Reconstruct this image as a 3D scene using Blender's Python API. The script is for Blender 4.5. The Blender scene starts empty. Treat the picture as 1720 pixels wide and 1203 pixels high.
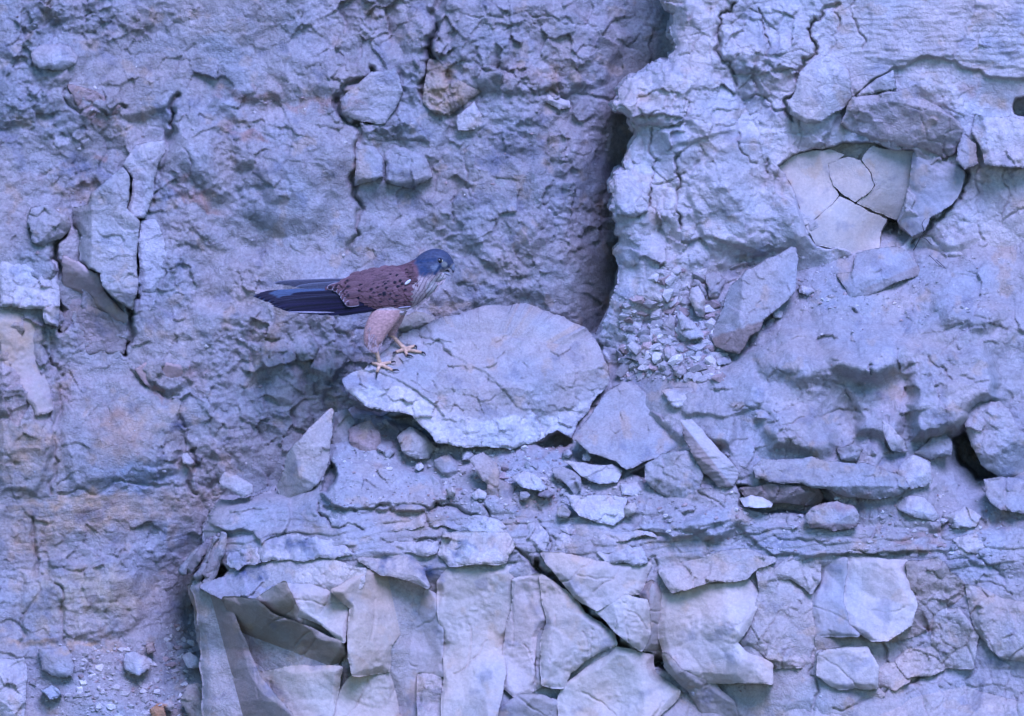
import bpy, bmesh, math, random
import numpy as np
from mathutils import Vector
sc = bpy.context.scene
random.seed(7)
# ------------------------------------------------------------------ camera, light, exposure
CD = 14.0                       # metres from lens to the plane of the back wall
cam = bpy.data.cameras.new("camera"); camo = bpy.data.objects.new("camera", cam)
sc.collection.objects.link(camo); sc.camera = camo
camo.location = (0, -CD, 0); camo.rotation_euler = (math.radians(90), 0, 0)
cam.sensor_width = 36.0; cam.lens = 36.0 * CD / 1.72
cam.clip_start = 0.5; cam.clip_end = 400
w = bpy.data.worlds.new("World"); sc.world = w; w.use_nodes = True
nt = w.node_tree; bg = nt.nodes["Background"]
sky = nt.nodes.new("ShaderNodeTexSky"); sky.sky_type = 'NISHITA'; sky.sun_disc = False
SUN_EL, SUN_AZ = 44.0, 14.0     # elevation; degrees to the right of straight behind the camera
sky.sun_elevation = math.radians(SUN_EL); sky.sun_rotation = math.radians(180 - SUN_AZ)
sky.altitude = 2500; sky.air_density = 1.0; sky.dust_density = 0.0; sky.ozone_density = 6.0
nt.links.new(sky.outputs[0], bg.inputs[0]); bg.inputs[1].default_value = 0.105
sun = bpy.data.lights.new("sun", 'SUN'); suno = bpy.data.objects.new("sun", sun); sc.collection.objects.link(suno)
sun.energy = 2.6; sun.angle = math.radians(28); sun.color = (0.61, 0.54, 1.0)
el, az = math.radians(SUN_EL), math.radians(SUN_AZ)
sdir = Vector((math.sin(az)*math.cos(el), -math.cos(az)*math.cos(el), math.sin(el)))
suno.rotation_euler = sdir.to_track_quat('Z', 'Y').to_euler()
sc.view_settings.view_transform = 'Standard'; sc.view_settings.look = 'None'
sc.view_settings.exposure = 1.0; sc.view_settings.gamma = 1.0
sc.view_settings.use_curve_mapping = False
sc.view_settings.use_white_balance = True    # the photograph's cold balance
sc.view_settings.white_balance_temperature = 5200; sc.view_settings.white_balance_tint = 7
sc.cycles.max_bounces = 5; sc.cycles.diffuse_bounces = 3
sc.cycles.use_denoising = True

# ------------------------------------------------------------------ noise toolbox (numpy)
F = np.float32
def hsh(ix, iy, seed):
    n = (ix.astype(np.int64) * 374761393 + iy.astype(np.int64) * 668265263 + seed * 2147483 + 12345) & 0xffffffff
    n = ((n ^ (n >> 13)) * 1274126177) & 0xffffffff
    n = ((n ^ (n >> 16)) * 2246822519) & 0xffffffff
    n = n ^ (n >> 15)
    return (n & 0xffffff).astype(F) / F(16777216.0)
def pn(x, y, s, seed=0):
    x = x / s; y = y / s
    ix = np.floor(x); iy = np.floor(y); fx = (x - ix).astype(F); fy = (y - iy).astype(F)
    ix = ix.astype(np.int64); iy = iy.astype(np.int64)
    u = fx*fx*fx*(fx*(fx*6-15)+10); v = fy*fy*fy*(fy*(fy*6-15)+10)
    def g(a, b, dx, dy):
        t = hsh(ix + a, iy + b, seed) * F(6.2831853)
        return np.cos(t) * dx + np.sin(t) * dy
    n00 = g(0,0,fx,fy); n10 = g(1,0,fx-1,fy); n01 = g(0,1,fx,fy-1); n11 = g(1,1,fx-1,fy-1)
    return ((n00*(1-u)+n10*u)*(1-v) + (n01*(1-u)+n11*u)*v) * F(1.5)
def fbm(x, y, s, o=4, seed=0, gain=.5):
    r = 0; a = 1.0
    for k in range(o):
        r = r + a * pn(x, y, s, seed + k * 17); a *= gain; s *= .5
    return r
def ridged(x, y, s, o=3, seed=0):
    r = 0; a = 1.0
    for k in range(o):
        r = r + a * (1 - 2 * np.abs(pn(x, y, s, seed + k * 13))); a *= .5; s *= .5
    return r
def tri(x, y, s, seed=0, warp=.22, ang=0., ax=1.):
    if ang or ax != 1.:
        c, n = math.cos(ang), math.sin(ang); x, y = (x*c + y*n) / ax, -x*n + y*c
    if warp:
        x, y = x + s*warp*pn(x, y, s*.55, seed+5), y + s*warp*pn(x, y, s*.55, seed+9)
    a = x / s - y / (s * 1.7320508); b = 2 * y / (s * 1.7320508)
    ia = np.floor(a).astype(np.int64); ib = np.floor(b).astype(np.int64); fa = a - ia; fb = b - ib
    lo = fa + fb < 1
    k = np.where(lo, 0, 1)
    h0 = hsh(ia + k, ib + k, seed); h1 = hsh(ia + 1, ib, seed); h2 = hsh(ia, ib + 1, seed)
    w0 = np.where(lo, 1 - fa - fb, fa + fb - 1); w1 = np.where(lo, fa, 1 - fb); w2 = np.where(lo, fb, 1 - fa)
    return (2 * (h0*w0 + h1*w1 + h2*w2) - 1).astype(F)
def cell(x, y, s, seed=0):
    x = x / s; y = y / s
    ix = np.floor(x).astype(np.int64); iy = np.floor(y).astype(np.int64)
    f1 = np.full(x.shape, 9., F); f2 = f1.copy(); idv = np.zeros(x.shape, F)
    for a in (-1, 0, 1):
        for b in (-1, 0, 1):
            cx = ix + a; cy = iy + b
            dx = cx + hsh(cx, cy, seed) - x; dy = cy + hsh(cx, cy, seed + 1) - y
            d = np.sqrt(dx*dx + dy*dy).astype(F)
            n = d < f1
            f2 = np.where(n, f1, np.minimum(f2, d)); idv = np.where(n, hsh(cx, cy, seed + 2), idv); f1 = np.where(n, d, f1)
    return idv, f1, f2 - f1
def chips(x, y, s, seed=0, tilt=.5, step=.25, warp=.12):
    """angular broken cells, each a tilted plane"""
    if warp: x, y = x + s*warp*pn(x, y, s*.5, seed+31), y + s*warp*pn(x, y, s*.5, seed+37)
    x = x / s; y = y / s; ix = np.floor(x).astype(np.int64); iy = np.floor(y).astype(np.int64)
    f1 = np.full(x.shape, 9., F); h = np.zeros(x.shape, F)
    for a in (-1, 0, 1):
        for b in (-1, 0, 1):
            cx = ix + a; cy = iy + b; dx = x - cx - hsh(cx, cy, seed); dy = y - cy - hsh(cx, cy, seed + 1)
            d = (dx*dx + dy*dy).astype(F); t = hsh(cx, cy, seed+3)*F(6.283); q = hsh(cx, cy, seed+4)
            v = tilt*q*(np.cos(t)*dx + np.sin(t)*dy) + step*(hsh(cx, cy, seed + 2) - .5)
            n = d < f1; h = np.where(n, v, h); f1 = np.where(n, d, f1)
    return (h*s).astype(F)
def sstep(a, b, x):
    t = np.clip((x - a) / (b - a), 0, 1); return t * t * (3 - 2 * t)

def rock_h(x, y, style, seed=0):
    """relief of a broken rock surface, millimetres"""
    if style == 'rough':
        wx = x + 14*pn(x, y, 50, seed+1); wy = y + 14*pn(x, y, 50, seed+2)
        h = 14*tri(x, y, 110, seed+3, ang=.5, ax=1.3) + 14*tri(x, y, 62, seed+4) + 7*tri(x, y, 31, seed+5, ang=1.1)
        cq = 1 - .6*np.exp(-(((x-450)/190)**2 + ((y-350)/170)**2)**2) - .15*sstep(330, 250, x)*sstep(560, 640, y)
        fm = .25 + 1.1*sstep(-.35, .45, pn(x, y, 85, seed+88))
        h += 3.6*tri(x, y, 15, seed+8, ang=.4) + fm*1.5*tri(x, y, 7, seed+9)
        m = sstep(-.1, .4, pn(x, y, 130, seed+6))
        v, f1, e = cell(wx, wy, 52, seed+7)
        h += m*(-2.0*np.exp(-(e/.04)**2)) + cq*sstep(-.45, .1, pn(x, y, 140, seed+61))*chips(x, y, 44, seed+62, .68, .18) + cq*sstep(-.3, .3, pn(x, y, 80, seed+63))*chips(x, y*1.1, 21, seed+64, .68, .2)
        v, f1, e = cell(wx + 7*pn(x, y, 12, seed+71), wy + 7*pn(x, y, 12, seed+72), 19, seed+70)
        m2 = sstep(-.2, .3, pn(x, y, 90, seed+73)); h += m2*(2.0*(v-.5) - 1.2*np.exp(-(e/.08)**2))
        h += 2.4*pn(x, y, 24, seed+90) + fm*3.2*fbm(x, y, 12, 4, seed+10, .6)
        h -= 9*np.clip(ridged(wx, wy, 95, 2, seed+12) - 1.32, 0, 1)*sstep(0,.3,pn(x, y, 110, seed+74))
        return h
    if style == 'clay':
        wx = x + 12*pn(x, y, 50, seed+1); wy = y + 12*pn(x, y, 50, seed+2)
        fm = .25 + 1.0*sstep(-.35, .45, pn(x, y, 85, seed+88))
        h = 20*tri(x, y, 105, seed+3, warp=.1) + 13*tri(x, y, 52, seed+4, warp=.1) + 4*tri(x, y, 24, seed+5, ang=.7) + 2.6*fm*tri(x, y, 11, seed+8)
        m = sstep(-.1, .4, pn(x, y, 150, seed+6))
        v, f1, e = cell(wx, wy, 48, seed+7)
        h += m*(4*(v-.5) - 4*np.exp(-(e/.035)**2)) + sstep(-.2, .35, pn(x, y, 120, seed+61))*chips(x, y, 36, seed+62, .5, .13) + sstep(-.1, .4, pn(x, y, 70, seed+63))*chips(x, y, 15, seed+64, .5, .14)
        v, f1, e = cell(wx + 4*pn(x, y, 10, seed+71), wy + 4*pn(x, y, 10, seed+72), 15, seed+70)
        h += 2.4*(v-.5)*sstep(.2, -.3, pn(x, y, 120, seed+66))
        h += 1.0*pn(x, y, 22, seed+90) + fm*1.5*fbm(x, y, 10, 4, seed+10, .6)
        return h
    if style == 'smooth':
        wx = x + 20*pn(x, y, 80, seed+1); wy = y + 20*pn(x, y, 80, seed+2)
        h = 26*tri(x, y, 105, seed+3, warp=.12) + 8*tri(x, y, 50, seed+4, warp=.1, ang=.6) + 1.3*tri(x, y, 18, seed+5)
        h += .8*fbm(x, y, 12, 3, seed+10)
        m = sstep(.1, .45, pn(x, y, 60, seed+6)); h += m*1.6*fbm(x, y, 9, 2, seed+20)
        h += .35*pn(x*.12, y + 6*pn(x, y, 90, seed), 6, seed+11)*sstep(.0, .4, pn(x, y, 140, seed+30))
        return h
    if style == 'slab':
        return 6*tri(x, y, 110, seed+3) + 5*tri(x, y, 44, seed+4) + 2*tri(x, y, 17, seed+9) + 1.6*chips(x, y, 26, seed+12, .25, .07) + 1.8*fbm(x, y, 12, 4, seed+10, .65)
    if style == 'strata':
        q = (y + 10*pn(x, y, 120, seed+1) + 4*pn(x, y, 30, seed+2) + .10*x) / 12.0
        qi = np.floor(q).astype(np.int64); fq = q - qi
        o = hsh(qi, np.zeros_like(qi), seed+3); o2 = hsh(qi, np.floor((x + 30*o)/60 + .5*pn(x, y, 20, seed+5)).astype(np.int64), seed+4)
        h = 9*(o-.5) + 7*(o2-.5) - 3.0*np.exp(-(np.minimum(fq, 1-fq)/.1)**2)
        return h + 9*tri(x, y, 70, seed+6) + 4*tri(x, y, 28, seed+7) + 1.6*fbm(x, y, 16, 4, seed+8)
    if style == 'fibre':
        return 3*tri(x, y, 60, seed+3) + 2.4*pn(x*.2 + y*.05, y, 5, seed+4) + 1.2*pn(x*.2, y, 2.5, seed+5) + .8*fbm(x, y, 10, 3, seed+6)
    raise ValueError(style)

# ------------------------------------------------------------------ picture plane <-> place
def P(px, py, d):
    """a point seen at (px, py) that stands d millimetres in front of the back wall plane"""
    k = (CD - d * .001) / CD * .001
    return np.stack([(px - 860.0) * k, -d * .001 + 0 * px, (601.5 - py) * k], -1)
def Pv(px, py, d): return Vector(P(np.float64(px), np.float64(py), np.float64(d)).tolist())

def rbf(pts, smooth=0):
    p = np.array(pts, float); n = len(p)
    r = np.hypot(p[:,None,0]-p[None,:,0], p[:,None,1]-p[None,:,1])
    A = np.zeros((n+3, n+3)); A[:n,:n] = -r; A[:n,n] = 1; A[:n,n+1:] = p[:,:2]/1000; A[n,:n] = 1; A[n+1:,:n] = p[:,:2].T/1000
    A[:n,:n] += np.eye(n)*smooth
    wt = np.linalg.solve(A, np.concatenate([p[:,2], [0,0,0]]))
    def f(x, y):
        x = np.clip(x, -250, 1970); y = np.clip(y, -200, 1420)
        o = (wt[n] + wt[n+1]*x/1000 + wt[n+2]*y/1000).astype(F)
        for k in range(n):
            o = o - F(wt[k])*np.sqrt((x-p[k,0])**2 + (y-p[k,1])**2 + 300).astype(F)
        return o
    return f
def rugged(poly, amp=.09, seed=0, steps=3, closed=True):
    rn = random.Random(seed); pts = [tuple(p) for p in poly]
    for k in range(steps):
        out = []
        n = len(pts)
        for i in range(n if closed else n-1):
            a = pts[i]; b = pts[(i+1) % n]; L = math.hypot(b[0]-a[0], b[1]-a[1]); out.append(a)
            if L > 5:
                t = rn.uniform(.38, .62); o = rn.uniform(-1, 1) * amp * min(L, 40)
                out.append((a[0]+(b[0]-a[0])*t - (b[1]-a[1])/L*o, a[1]+(b[1]-a[1])*t + (b[0]-a[0])/L*o))
        if not closed: out.append(pts[-1])
        pts = out; amp *= .8
    return pts
def seg_near(x, y, poly, closed=True):
    """distance and nearest point on a polyline; inside flag when closed"""
    best = np.full(x.shape, 1e9, F); nx = np.zeros(x.shape, F); ny = np.zeros(x.shape, F); ins = np.zeros(x.shape, bool)
    n = len(poly)
    for i in range(n if closed else n-1):
        ax, ay = poly[i]; bx, by = poly[(i+1) % n]
        dx, dy = bx-ax, by-ay; L2 = dx*dx+dy*dy+1e-9
        t = np.clip(((x-ax)*dx + (y-ay)*dy)/L2, 0, 1)
        qx = ax+t*dx; qy = ay+t*dy; d = (x-qx)**2 + (y-qy)**2
        m = d < best; best = np.where(m, d, best); nx = np.where(m, qx, nx); ny = np.where(m, qy, ny)
        if closed and ay != by:
            c = ((ay > y) != (by > y)) & (x < (bx-ax)*(y-ay)/(by-ay)+ax); ins ^= c
    return np.sqrt(best), nx, ny, ins

# ------------------------------------------------------------------ mesh writer
def mk_mesh(name, verts, quads, cols=None, tris=None, smooth=True):
    me = bpy.data.meshes.new(name)
    nq = len(quads); ntr = 0 if tris is None else len(tris)
    me.vertices.add(len(verts)); me.vertices.foreach_set("co", np.ascontiguousarray(verts, dtype=F).ravel())
    loops = np.concatenate([np.asarray(quads, np.int32).ravel()] + ([np.asarray(tris, np.int32).ravel()] if ntr else []))
    me.loops.add(len(loops)); me.loops.foreach_set("vertex_index", loops)
    st = np.concatenate([np.arange(nq)*4, nq*4 + np.arange(ntr)*3]).astype(np.int32)
    me.polygons.add(nq+ntr); me.polygons.foreach_set("loop_start", st)
    me.update(calc_edges=True)
    me.polygons.foreach_set("use_smooth", np.full(nq+ntr, smooth))
    if cols is not None:
        a = me.color_attributes.new("tone", 'FLOAT_COLOR', 'POINT')
        c = np.ones((len(verts), 4), F); c[:, :3] = cols; a.data.foreach_set("color", c.ravel())
    return me
def link(name, me, mat=None, parent=None, loc=None):
    o = bpy.data.objects.new(name, me); sc.collection.objects.link(o)
    if mat and me is not None and not me.materials: me.materials.append(mat)
    if loc is not None: o.location = loc
    if parent: o.parent = parent
    return o
def tag(o, label=None, cat=None, group=None, kind=None):
    if label: o['label'] = label
    if cat: o['category'] = cat
    if group: o['group'] = group
    if kind: o['kind'] = kind
    return o

# ------------------------------------------------------------------ materials
def new_mat(name, rough=.9, spec=.2):
    m = bpy.data.materials.new(name); m.use_nodes = True
    b = m.node_tree.nodes["Principled BSDF"]; b.inputs["Roughness"].default_value = rough
    b.inputs["Specular IOR Level"].default_value = spec
    return m, m.node_tree, b
def rock_mat(name, bump=1.0, grain=1.0, fscale=1.0):
    m, t, b = new_mat(name, .93, .15); N = t.nodes; L = t.links
    at = N.new("ShaderNodeAttribute"); at.attribute_name = "tone"
    tc = N.new("ShaderNodeTexCoord")
    def noise(scale, det, ro=.6, dist=0.):
        n = N.new("ShaderNodeTexNoise"); n.inputs["Scale"].default_value = scale; n.inputs["Detail"].default_value = det
        n.inputs["Roughness"].default_value = ro; n.inputs["Distortion"].default_value = dist
        L.new(tc.outputs["Object"], n.inputs["Vector"]); return n
    n1 = noise(38, 6, .62, .6); n2 = noise(210*fscale, 4, .65); n3 = noise(9, 3, .5)
    def ramp(n, a, b_, lo, hi):
        r = N.new("ShaderNodeMapRange"); r.inputs[1].default_value = a; r.inputs[2].default_value = b_
        r.inputs[3].default_value = lo; r.inputs[4].default_value = hi; L.new(n.outputs["Fac"], r.inputs[0]); return r
    r1 = ramp(n1, .3, .7, 1-.16*grain, 1+.14*grain); r2 = ramp(n2, .3, .7, 1-.17*grain, 1+.15*grain)
    mu = N.new("ShaderNodeMath"); mu.operation = 'MULTIPLY'; L.new(r1.outputs[0], mu.inputs[0]); L.new(r2.outputs[0], mu.inputs[1])
    mx = N.new("ShaderNodeVectorMath"); mx.operation = 'SCALE'; L.new(at.outputs["Color"], mx.inputs[0]); L.new(mu.outputs[0], mx.inputs["Scale"])
    # faint warm / cool drift of the mineral colour
    cr = N.new("ShaderNodeMix"); cr.data_type = 'RGBA'; cr.blend_type = 'MIX'
    cr.inputs[6].default_value = (1.07, .99, .93, 1); cr.inputs[7].default_value = (.95, 1.0, 1.05, 1)
    r3 = ramp(n3, .35, .65, 0, 1); L.new(r3.outputs[0], cr.inputs[0])
    mm = N.new("ShaderNodeVectorMath"); mm.operation = 'MULTIPLY'; L.new(mx.outputs[0], mm.inputs[0]); L.new(cr.outputs[2], mm.inputs[1])
    L.new(mm.outputs[0], b.inputs["Base Color"])
    v = N.new("ShaderNodeTexVoronoi"); v.feature = 'DISTANCE_TO_EDGE'; v.inputs["Scale"].default_value = 95*fscale
    wv = N.new("ShaderNodeVectorMath"); wv.operation = 'ADD'; L.new(tc.outputs["Object"], wv.inputs[0])
    sc_ = N.new("ShaderNodeVectorMath"); sc_.operation = 'SCALE'; sc_.inputs["Scale"].default_value = .03; L.new(n1.outputs["Color"], sc_.inputs[0])
    L.new(sc_.outputs[0], wv.inputs[1]); L.new(wv.outputs[0], v.inputs["Vector"])
    vr = N.new("ShaderNodeMapRange"); vr.inputs[1].default_value = 0; vr.inputs[2].default_value = .12; vr.inputs[3].default_value = 0; vr.inputs[4].default_value = .22*min(bump, 1)
    L.new(v.outputs["Distance"], vr.inputs[0])
    n4 = noise(330*fscale, 5, .7)
    ad = N.new("ShaderNodeMath"); ad.operation = 'ADD'; L.new(vr.outputs[0], ad.inputs[0]); L.new(n4.outputs["Fac"], ad.inputs[1])
    bp = N.new("ShaderNodeBump"); bp.inputs["Strength"].default_value = .8; bp.inputs["Distance"].default_value = .0024*bump
    L.new(ad.outputs[0], bp.inputs["Height"]); L.new(bp.outputs[0], b.inputs["Normal"])
    return m
M_ROUGH = rock_mat("weathered_rock", 2.0, 1.25)
M_CLAY = rock_mat("dusty_rock", 1.7, 1.0)
M_SMOOTH = rock_mat("fresh_rock", .6, .6)
M_SLAB = rock_mat("slab_rock", 1.3, 1.0, 1.3)
MATS = {'rough': M_ROUGH, 'clay': M_CLAY, 'smooth': M_SMOOTH, 'slab': M_SLAB, 'strata': M_CLAY, 'fibre': M_SMOOTH}
# ------------------------------------------------------------------ large forms: three stacked sheets of cliff
HW = rbf([(0,0,25),(300,0,12),(600,0,0),(722,0,-6),(745,0,14),(900,0,8),(1010,0,-25),(1060,60,-50),(1110,20,-70),(1130,90,-80),
 (0,150,25),(120,200,36),(300,150,34),(330,260,36),(440,180,4),(560,150,16),(700,140,8),(760,140,24),(940,120,0),(1040,110,-60),
 (0,300,30),(150,260,6),(250,300,16),(430,330,18),(560,250,26),(600,330,4),(700,300,10),(850,300,8),(950,260,-8),(985,300,-34),(1015,300,-45),(1040,300,-150),(1050,200,-110),(1010,180,-20),
 (60,430,62),(200,420,50),(320,430,30),(470,430,24),(600,430,6),(800,430,4),(900,400,8),(960,430,-15),(1005,450,-42),(1035,450,-150),(985,540,-40),(1010,545,-120),(900,510,-16),
 (40,560,66),(160,560,26),(250,560,48),(330,560,40),(450,560,30),(560,560,16),(60,700,70),(200,700,56),(300,650,24),(420,660,36),(540,620,40),(700,560,-6),
 (0,850,66),(120,820,62),(230,790,58),(300,830,30),(380,760,34),(480,760,50),(60,980,60),(180,960,70),(250,900,34),(310,940,-20),(330,1020,-70),(270,1030,10),
 (150,1060,70),(0,1100,110),(60,1180,120),(200,1120,110),(300,1110,60),(200,1203,160),(350,1203,170),(0,1300,170),(600,800,0),(900,900,0)], 2)
HB = rbf([(1050,0,120),(1130,80,130),(1060,140,150),(1036,175,150),(1080,240,135),(1040,330,140),(1040,440,130),(1020,540,120),(1020,590,110),
 (1200,0,150),(1200,200,172),(1160,330,178),(1250,330,172),(1200,430,170),(1100,500,150),(1320,250,150),(1310,300,150),(1345,400,165),(1300,420,130),(1380,300,128),(1460,330,124),(1500,300,128),(1420,400,128),(1495,390,60),
 (1370,60,150),(1370,150,165),(1450,60,150),(1560,60,150),(1700,50,155),(1500,130,150),(1600,160,140),(1700,160,135),(1560,330,118),(1640,330,145),(1700,330,150),(1600,420,140),(1710,420,150),(1300,600,60),(1700,600,60)], 2)
HC = rbf([(560,600,-20),(640,560,-30),(800,520,-30),(1000,560,30),(1060,560,120),(1120,500,130),(1180,450,110),(1260,430,92),(1400,425,84),(1400,390,30),(1495,388,0),(1600,385,70),(1500,432,84),(1700,400,110),
 (1060,640,170),(1130,620,200),(1220,610,215),(1200,520,165),(1350,480,150),(1450,500,180),(1600,480,180),(1700,480,170),
 (1280,590,245),(1400,560,262),(1480,560,262),(1600,560,255),(1450,630,330),(1560,640,320),(1380,640,315),(1450,690,300),(1660,650,300),(1560,720,305),(1620,760,215),(1650,770,200),
 (1300,700,330),(1350,740,350),(1500,760,345),(1700,820,330),(1160,680,275),(1100,700,250),(1060,800,300),(1000,740,215),(1120,790,318),(1200,780,330),(1150,860,385),(1300,850,370),(1420,860,375),(1500,870,390),(1620,860,380),(1700,900,400),
 (900,770,245),(800,770,228),(700,780,225),(700,700,120),(800,700,150),(900,700,170),(950,660,150),(640,720,160),(800,640,70),(590,690,110),(560,760,205),(560,820,262),(650,840,290),(760,840,315),(850,850,340),(950,850,350),(1000,890,395),
 (700,900,345),(600,910,345),(820,920,375),(480,800,150),(440,860,250),(400,860,235),(350,880,200),(360,930,215),(430,930,290),(500,930,320),
 (330,990,280),(335,1100,270),(345,1203,280),(420,1000,310),(420,1150,330),(500,1000,340),(560,1100,345),(560,1203,360),(720,1100,340),(640,1000,350),(700,1203,360),(800,960,390),(800,1203,400),
 (900,1000,398),(1000,1050,405),(950,1203,400),(1000,960,412),(1050,1080,415),(1100,1110,375),(1130,1170,370),(1200,1050,430),(1200,940,425),(1300,1000,425),(1400,1000,410),(1470,1000,425),(1570,1000,420),(1400,1203,455),(1600,1100,440),(1700,1000,440),(1700,1203,480),(1250,1203,440)], 2)

HW0, HB0, HC0 = HW, HB, HC
def HW(x, y): return HW0(x, y) + (22*tri(x, y, 210, 701, warp=.1, ang=.4) + 6*pn(x, y, 120, 702))*sstep(-900, -60, -np.abs(x-500))
def HB(x, y): return HB0(x, y) + 18*tri(x, y, 170, 711, warp=.1)*(1-sstep(1290, 1330, x)*sstep(220, 260, y)*sstep(440, 400, y)*sstep(1650, 1600, x))
def HC(x, y): return HC0(x, y) + 20*tri(x, y, 150, 727, warp=.1, ang=.2)*sstep(560, 620, y)
def tone_at(x, y, base, seed=0):
    """mineral colour: base tone with traced stains"""
    c = np.empty(x.shape + (3,), F); c[...] = np.array(base, F)
    n = fbm(x, y, 120, 4, 900)[..., None]; c = c * (1 + .10*n)
    def mixin(c, m, col): return c*(1-m[..., None]) + np.array(col, F)*m[..., None]
    wx = x + 16*fbm(x, y, 30, 3, 801); wy = y + 16*fbm(x, y, 30, 3, 802)
    for (cx, cy, rx, ry, ang, col, a) in STAINS:
        R = max(rx, ry)*1.4 + 26
        x0, x1 = np.searchsorted(x[0], [cx-R, cx+R]); y0, y1 = np.searchsorted(y[:,0], [cy-R, cy+R])
        if x1 <= x0 or y1 <= y0: continue
        q = (slice(y0, y1), slice(x0, x1))
        dx = wx[q]-cx; dy = wy[q]-cy
        ca, sa = math.cos(ang), math.sin(ang); u = (dx*ca+dy*sa)/rx; v = (-dx*sa+dy*ca)/ry
        c[q] = mixin(c[q], a*sstep(1.3, .35, np.sqrt(u*u+v*v))*(.75+.5*np.clip(fbm(x[q],y[q],18,2,77),-1,1)), col)
    # thin scatter of rust and slate specks
    s = fbm(x, y, 45, 4, 555); c = mixin(c, .28*sstep(.42, .75, s), OCH); s = fbm(x, y, 52, 4, 655); c = mixin(c, .28*sstep(.45, .8, s), SLATE)
    return np.clip(c, .01, .85)
OCH = (.50, .35, .20); RUST = (.36, .19, .13); SLATE = (.10, .13, .22); PALE = (.64, .61, .58); BUFF = (.52, .475, .41)
GREY = (.385, .368, .36); LIGHT = (.53, .505, .49); DUST = (.405, .39, .385); PINK = (.42, .33, .31)
STAINS = [(745,150,38,40,0,OCH,.6),(735,110,30,16,.2,RUST,.35),(880,120,60,22,.2,RUST,.25),(970,125,22,16,0,OCH,.4),(925,240,22,22,0,OCH,.35),(825,265,30,24,.3,SLATE,.6),
 (700,345,40,22,.4,SLATE,.35),(870,250,60,30,0,SLATE,.25),(125,275,30,26,.3,SLATE,.5),(175,262,14,10,0,RUST,.6),(120,320,60,16,.1,OCH,.4),(60,295,30,16,0,RUST,.25),
 (150,190,40,12,.4,RUST,.4),(330,330,70,14,.5,RUST,.45),(340,345,40,8,.5,RUST,.5),(530,175,90,9,0,RUST,.5),(410,160,60,10,.15,RUST,.4),(410,225,60,9,.3,RUST,.5),(380,50,40,20,0,OCH,.25),
 (40,560,80,40,.2,OCH,.45),(60,650,90,60,0,PINK,.55),(20,740,60,60,0,OCH,.5),(250,700,80,30,0,OCH,.4),(200,720,60,40,.5,RUST,.3),(120,840,130,14,-.15,OCH,.7),(60,905,60,40,0,OCH,.45),
 (165,858,36,9,-.35,SLATE,.9),(220,800,90,24,0,(.36,.42,.52),.5),(180,990,90,36,.1,OCH,.45),(60,1080,60,10,0,OCH,.7),(150,1085,60,9,0,OCH,.6),(270,660,24,8,.3,RUST,.6),(450,565,36,26,.4,OCH,.4),
 (430,500,60,20,.2,BUFF,.4),(600,520,60,60,0,GREY,.2),(170,560,50,30,0,PINK,.5),(330,640,30,24,.3,RUST,.3),(300,715,12,12,0,SLATE,.7),
 (200,860,160,30,-.1,OCH,.5),(60,780,60,60,0,OCH,.35),(230,740,90,40,0,OCH,.3),(150,1000,120,56,0,(.46,.40,.29),.7),(60,1000,50,60,0,OCH,.3),(300,560,60,30,.3,OCH,.2),(150,420,40,80,0,PALE,.25),(620,1080,70,110,.1,(.50,.43,.33),.55),(500,1150,60,60,0,(.50,.44,.35),.45),(800,1010,50,60,0,(.50,.44,.35),.4),(1000,1110,90,50,-.6,(.50,.44,.36),.4),(1190,1040,60,60,0,(.48,.43,.37),.3),(1440,330,100,90,0,(.50,.43,.33),.35),(495,915,36,11,.1,SLATE,.9),(430,965,20,16,0,SLATE,.85),(655,950,16,10,0,SLATE,.7),(722,962,26,18,0,SLATE,.9),(700,945,20,14,.3,SLATE,.6),(790,922,40,6,.1,SLATE,.6),(400,940,20,26,0,SLATE,.5),
 (900,960,30,6,-.1,SLATE,.5),(700,875,90,14,.05,OCH,.35),(780,905,60,10,.1,OCH,.3),(805,935,60,14,.05,PALE,.9),(530,895,40,20,0,OCH,.2),
 (1420,300,110,60,0,BUFF,.5),(1300,300,30,30,0,RUST,.25),(1545,335,40,24,0,SLATE,.15),(1600,390,36,30,0,PINK,.4),(1625,150,16,18,0,RUST,.5),(1670,170,36,16,0,OCH,.45),(1560,130,30,16,0,OCH,.3),
 (1080,590,80,50,.2,PINK,.4),(1160,610,60,40,0,PINK,.5),(880,760,60,20,-.2,PINK,.5),(940,750,40,12,-.4,RUST,.4),(1500,680,40,30,0,PINK,.4),(1370,740,24,12,0,RUST,.2),(1500,770,30,12,-.3,SLATE,.4),
 (1210,945,110,12,.1,OCH,.3),(1540,905,50,14,-.2,RUST,.45),(1090,905,120,12,.1,OCH,.3),(1690,870,30,20,0,RUST,.4),(1560,1060,10,6,0,RUST,.7),(1430,845,80,12,0,RUST,.4),(430,1100,30,12,0,RUST,.25),(264,1195,12,10,0,(.5,.26,.12),.9),
 (840,1190,60,20,0,SLATE,.15),(960,1060,40,16,.6,OCH,.3),(1000,860,60,20,0,PALE,.25)]

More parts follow.
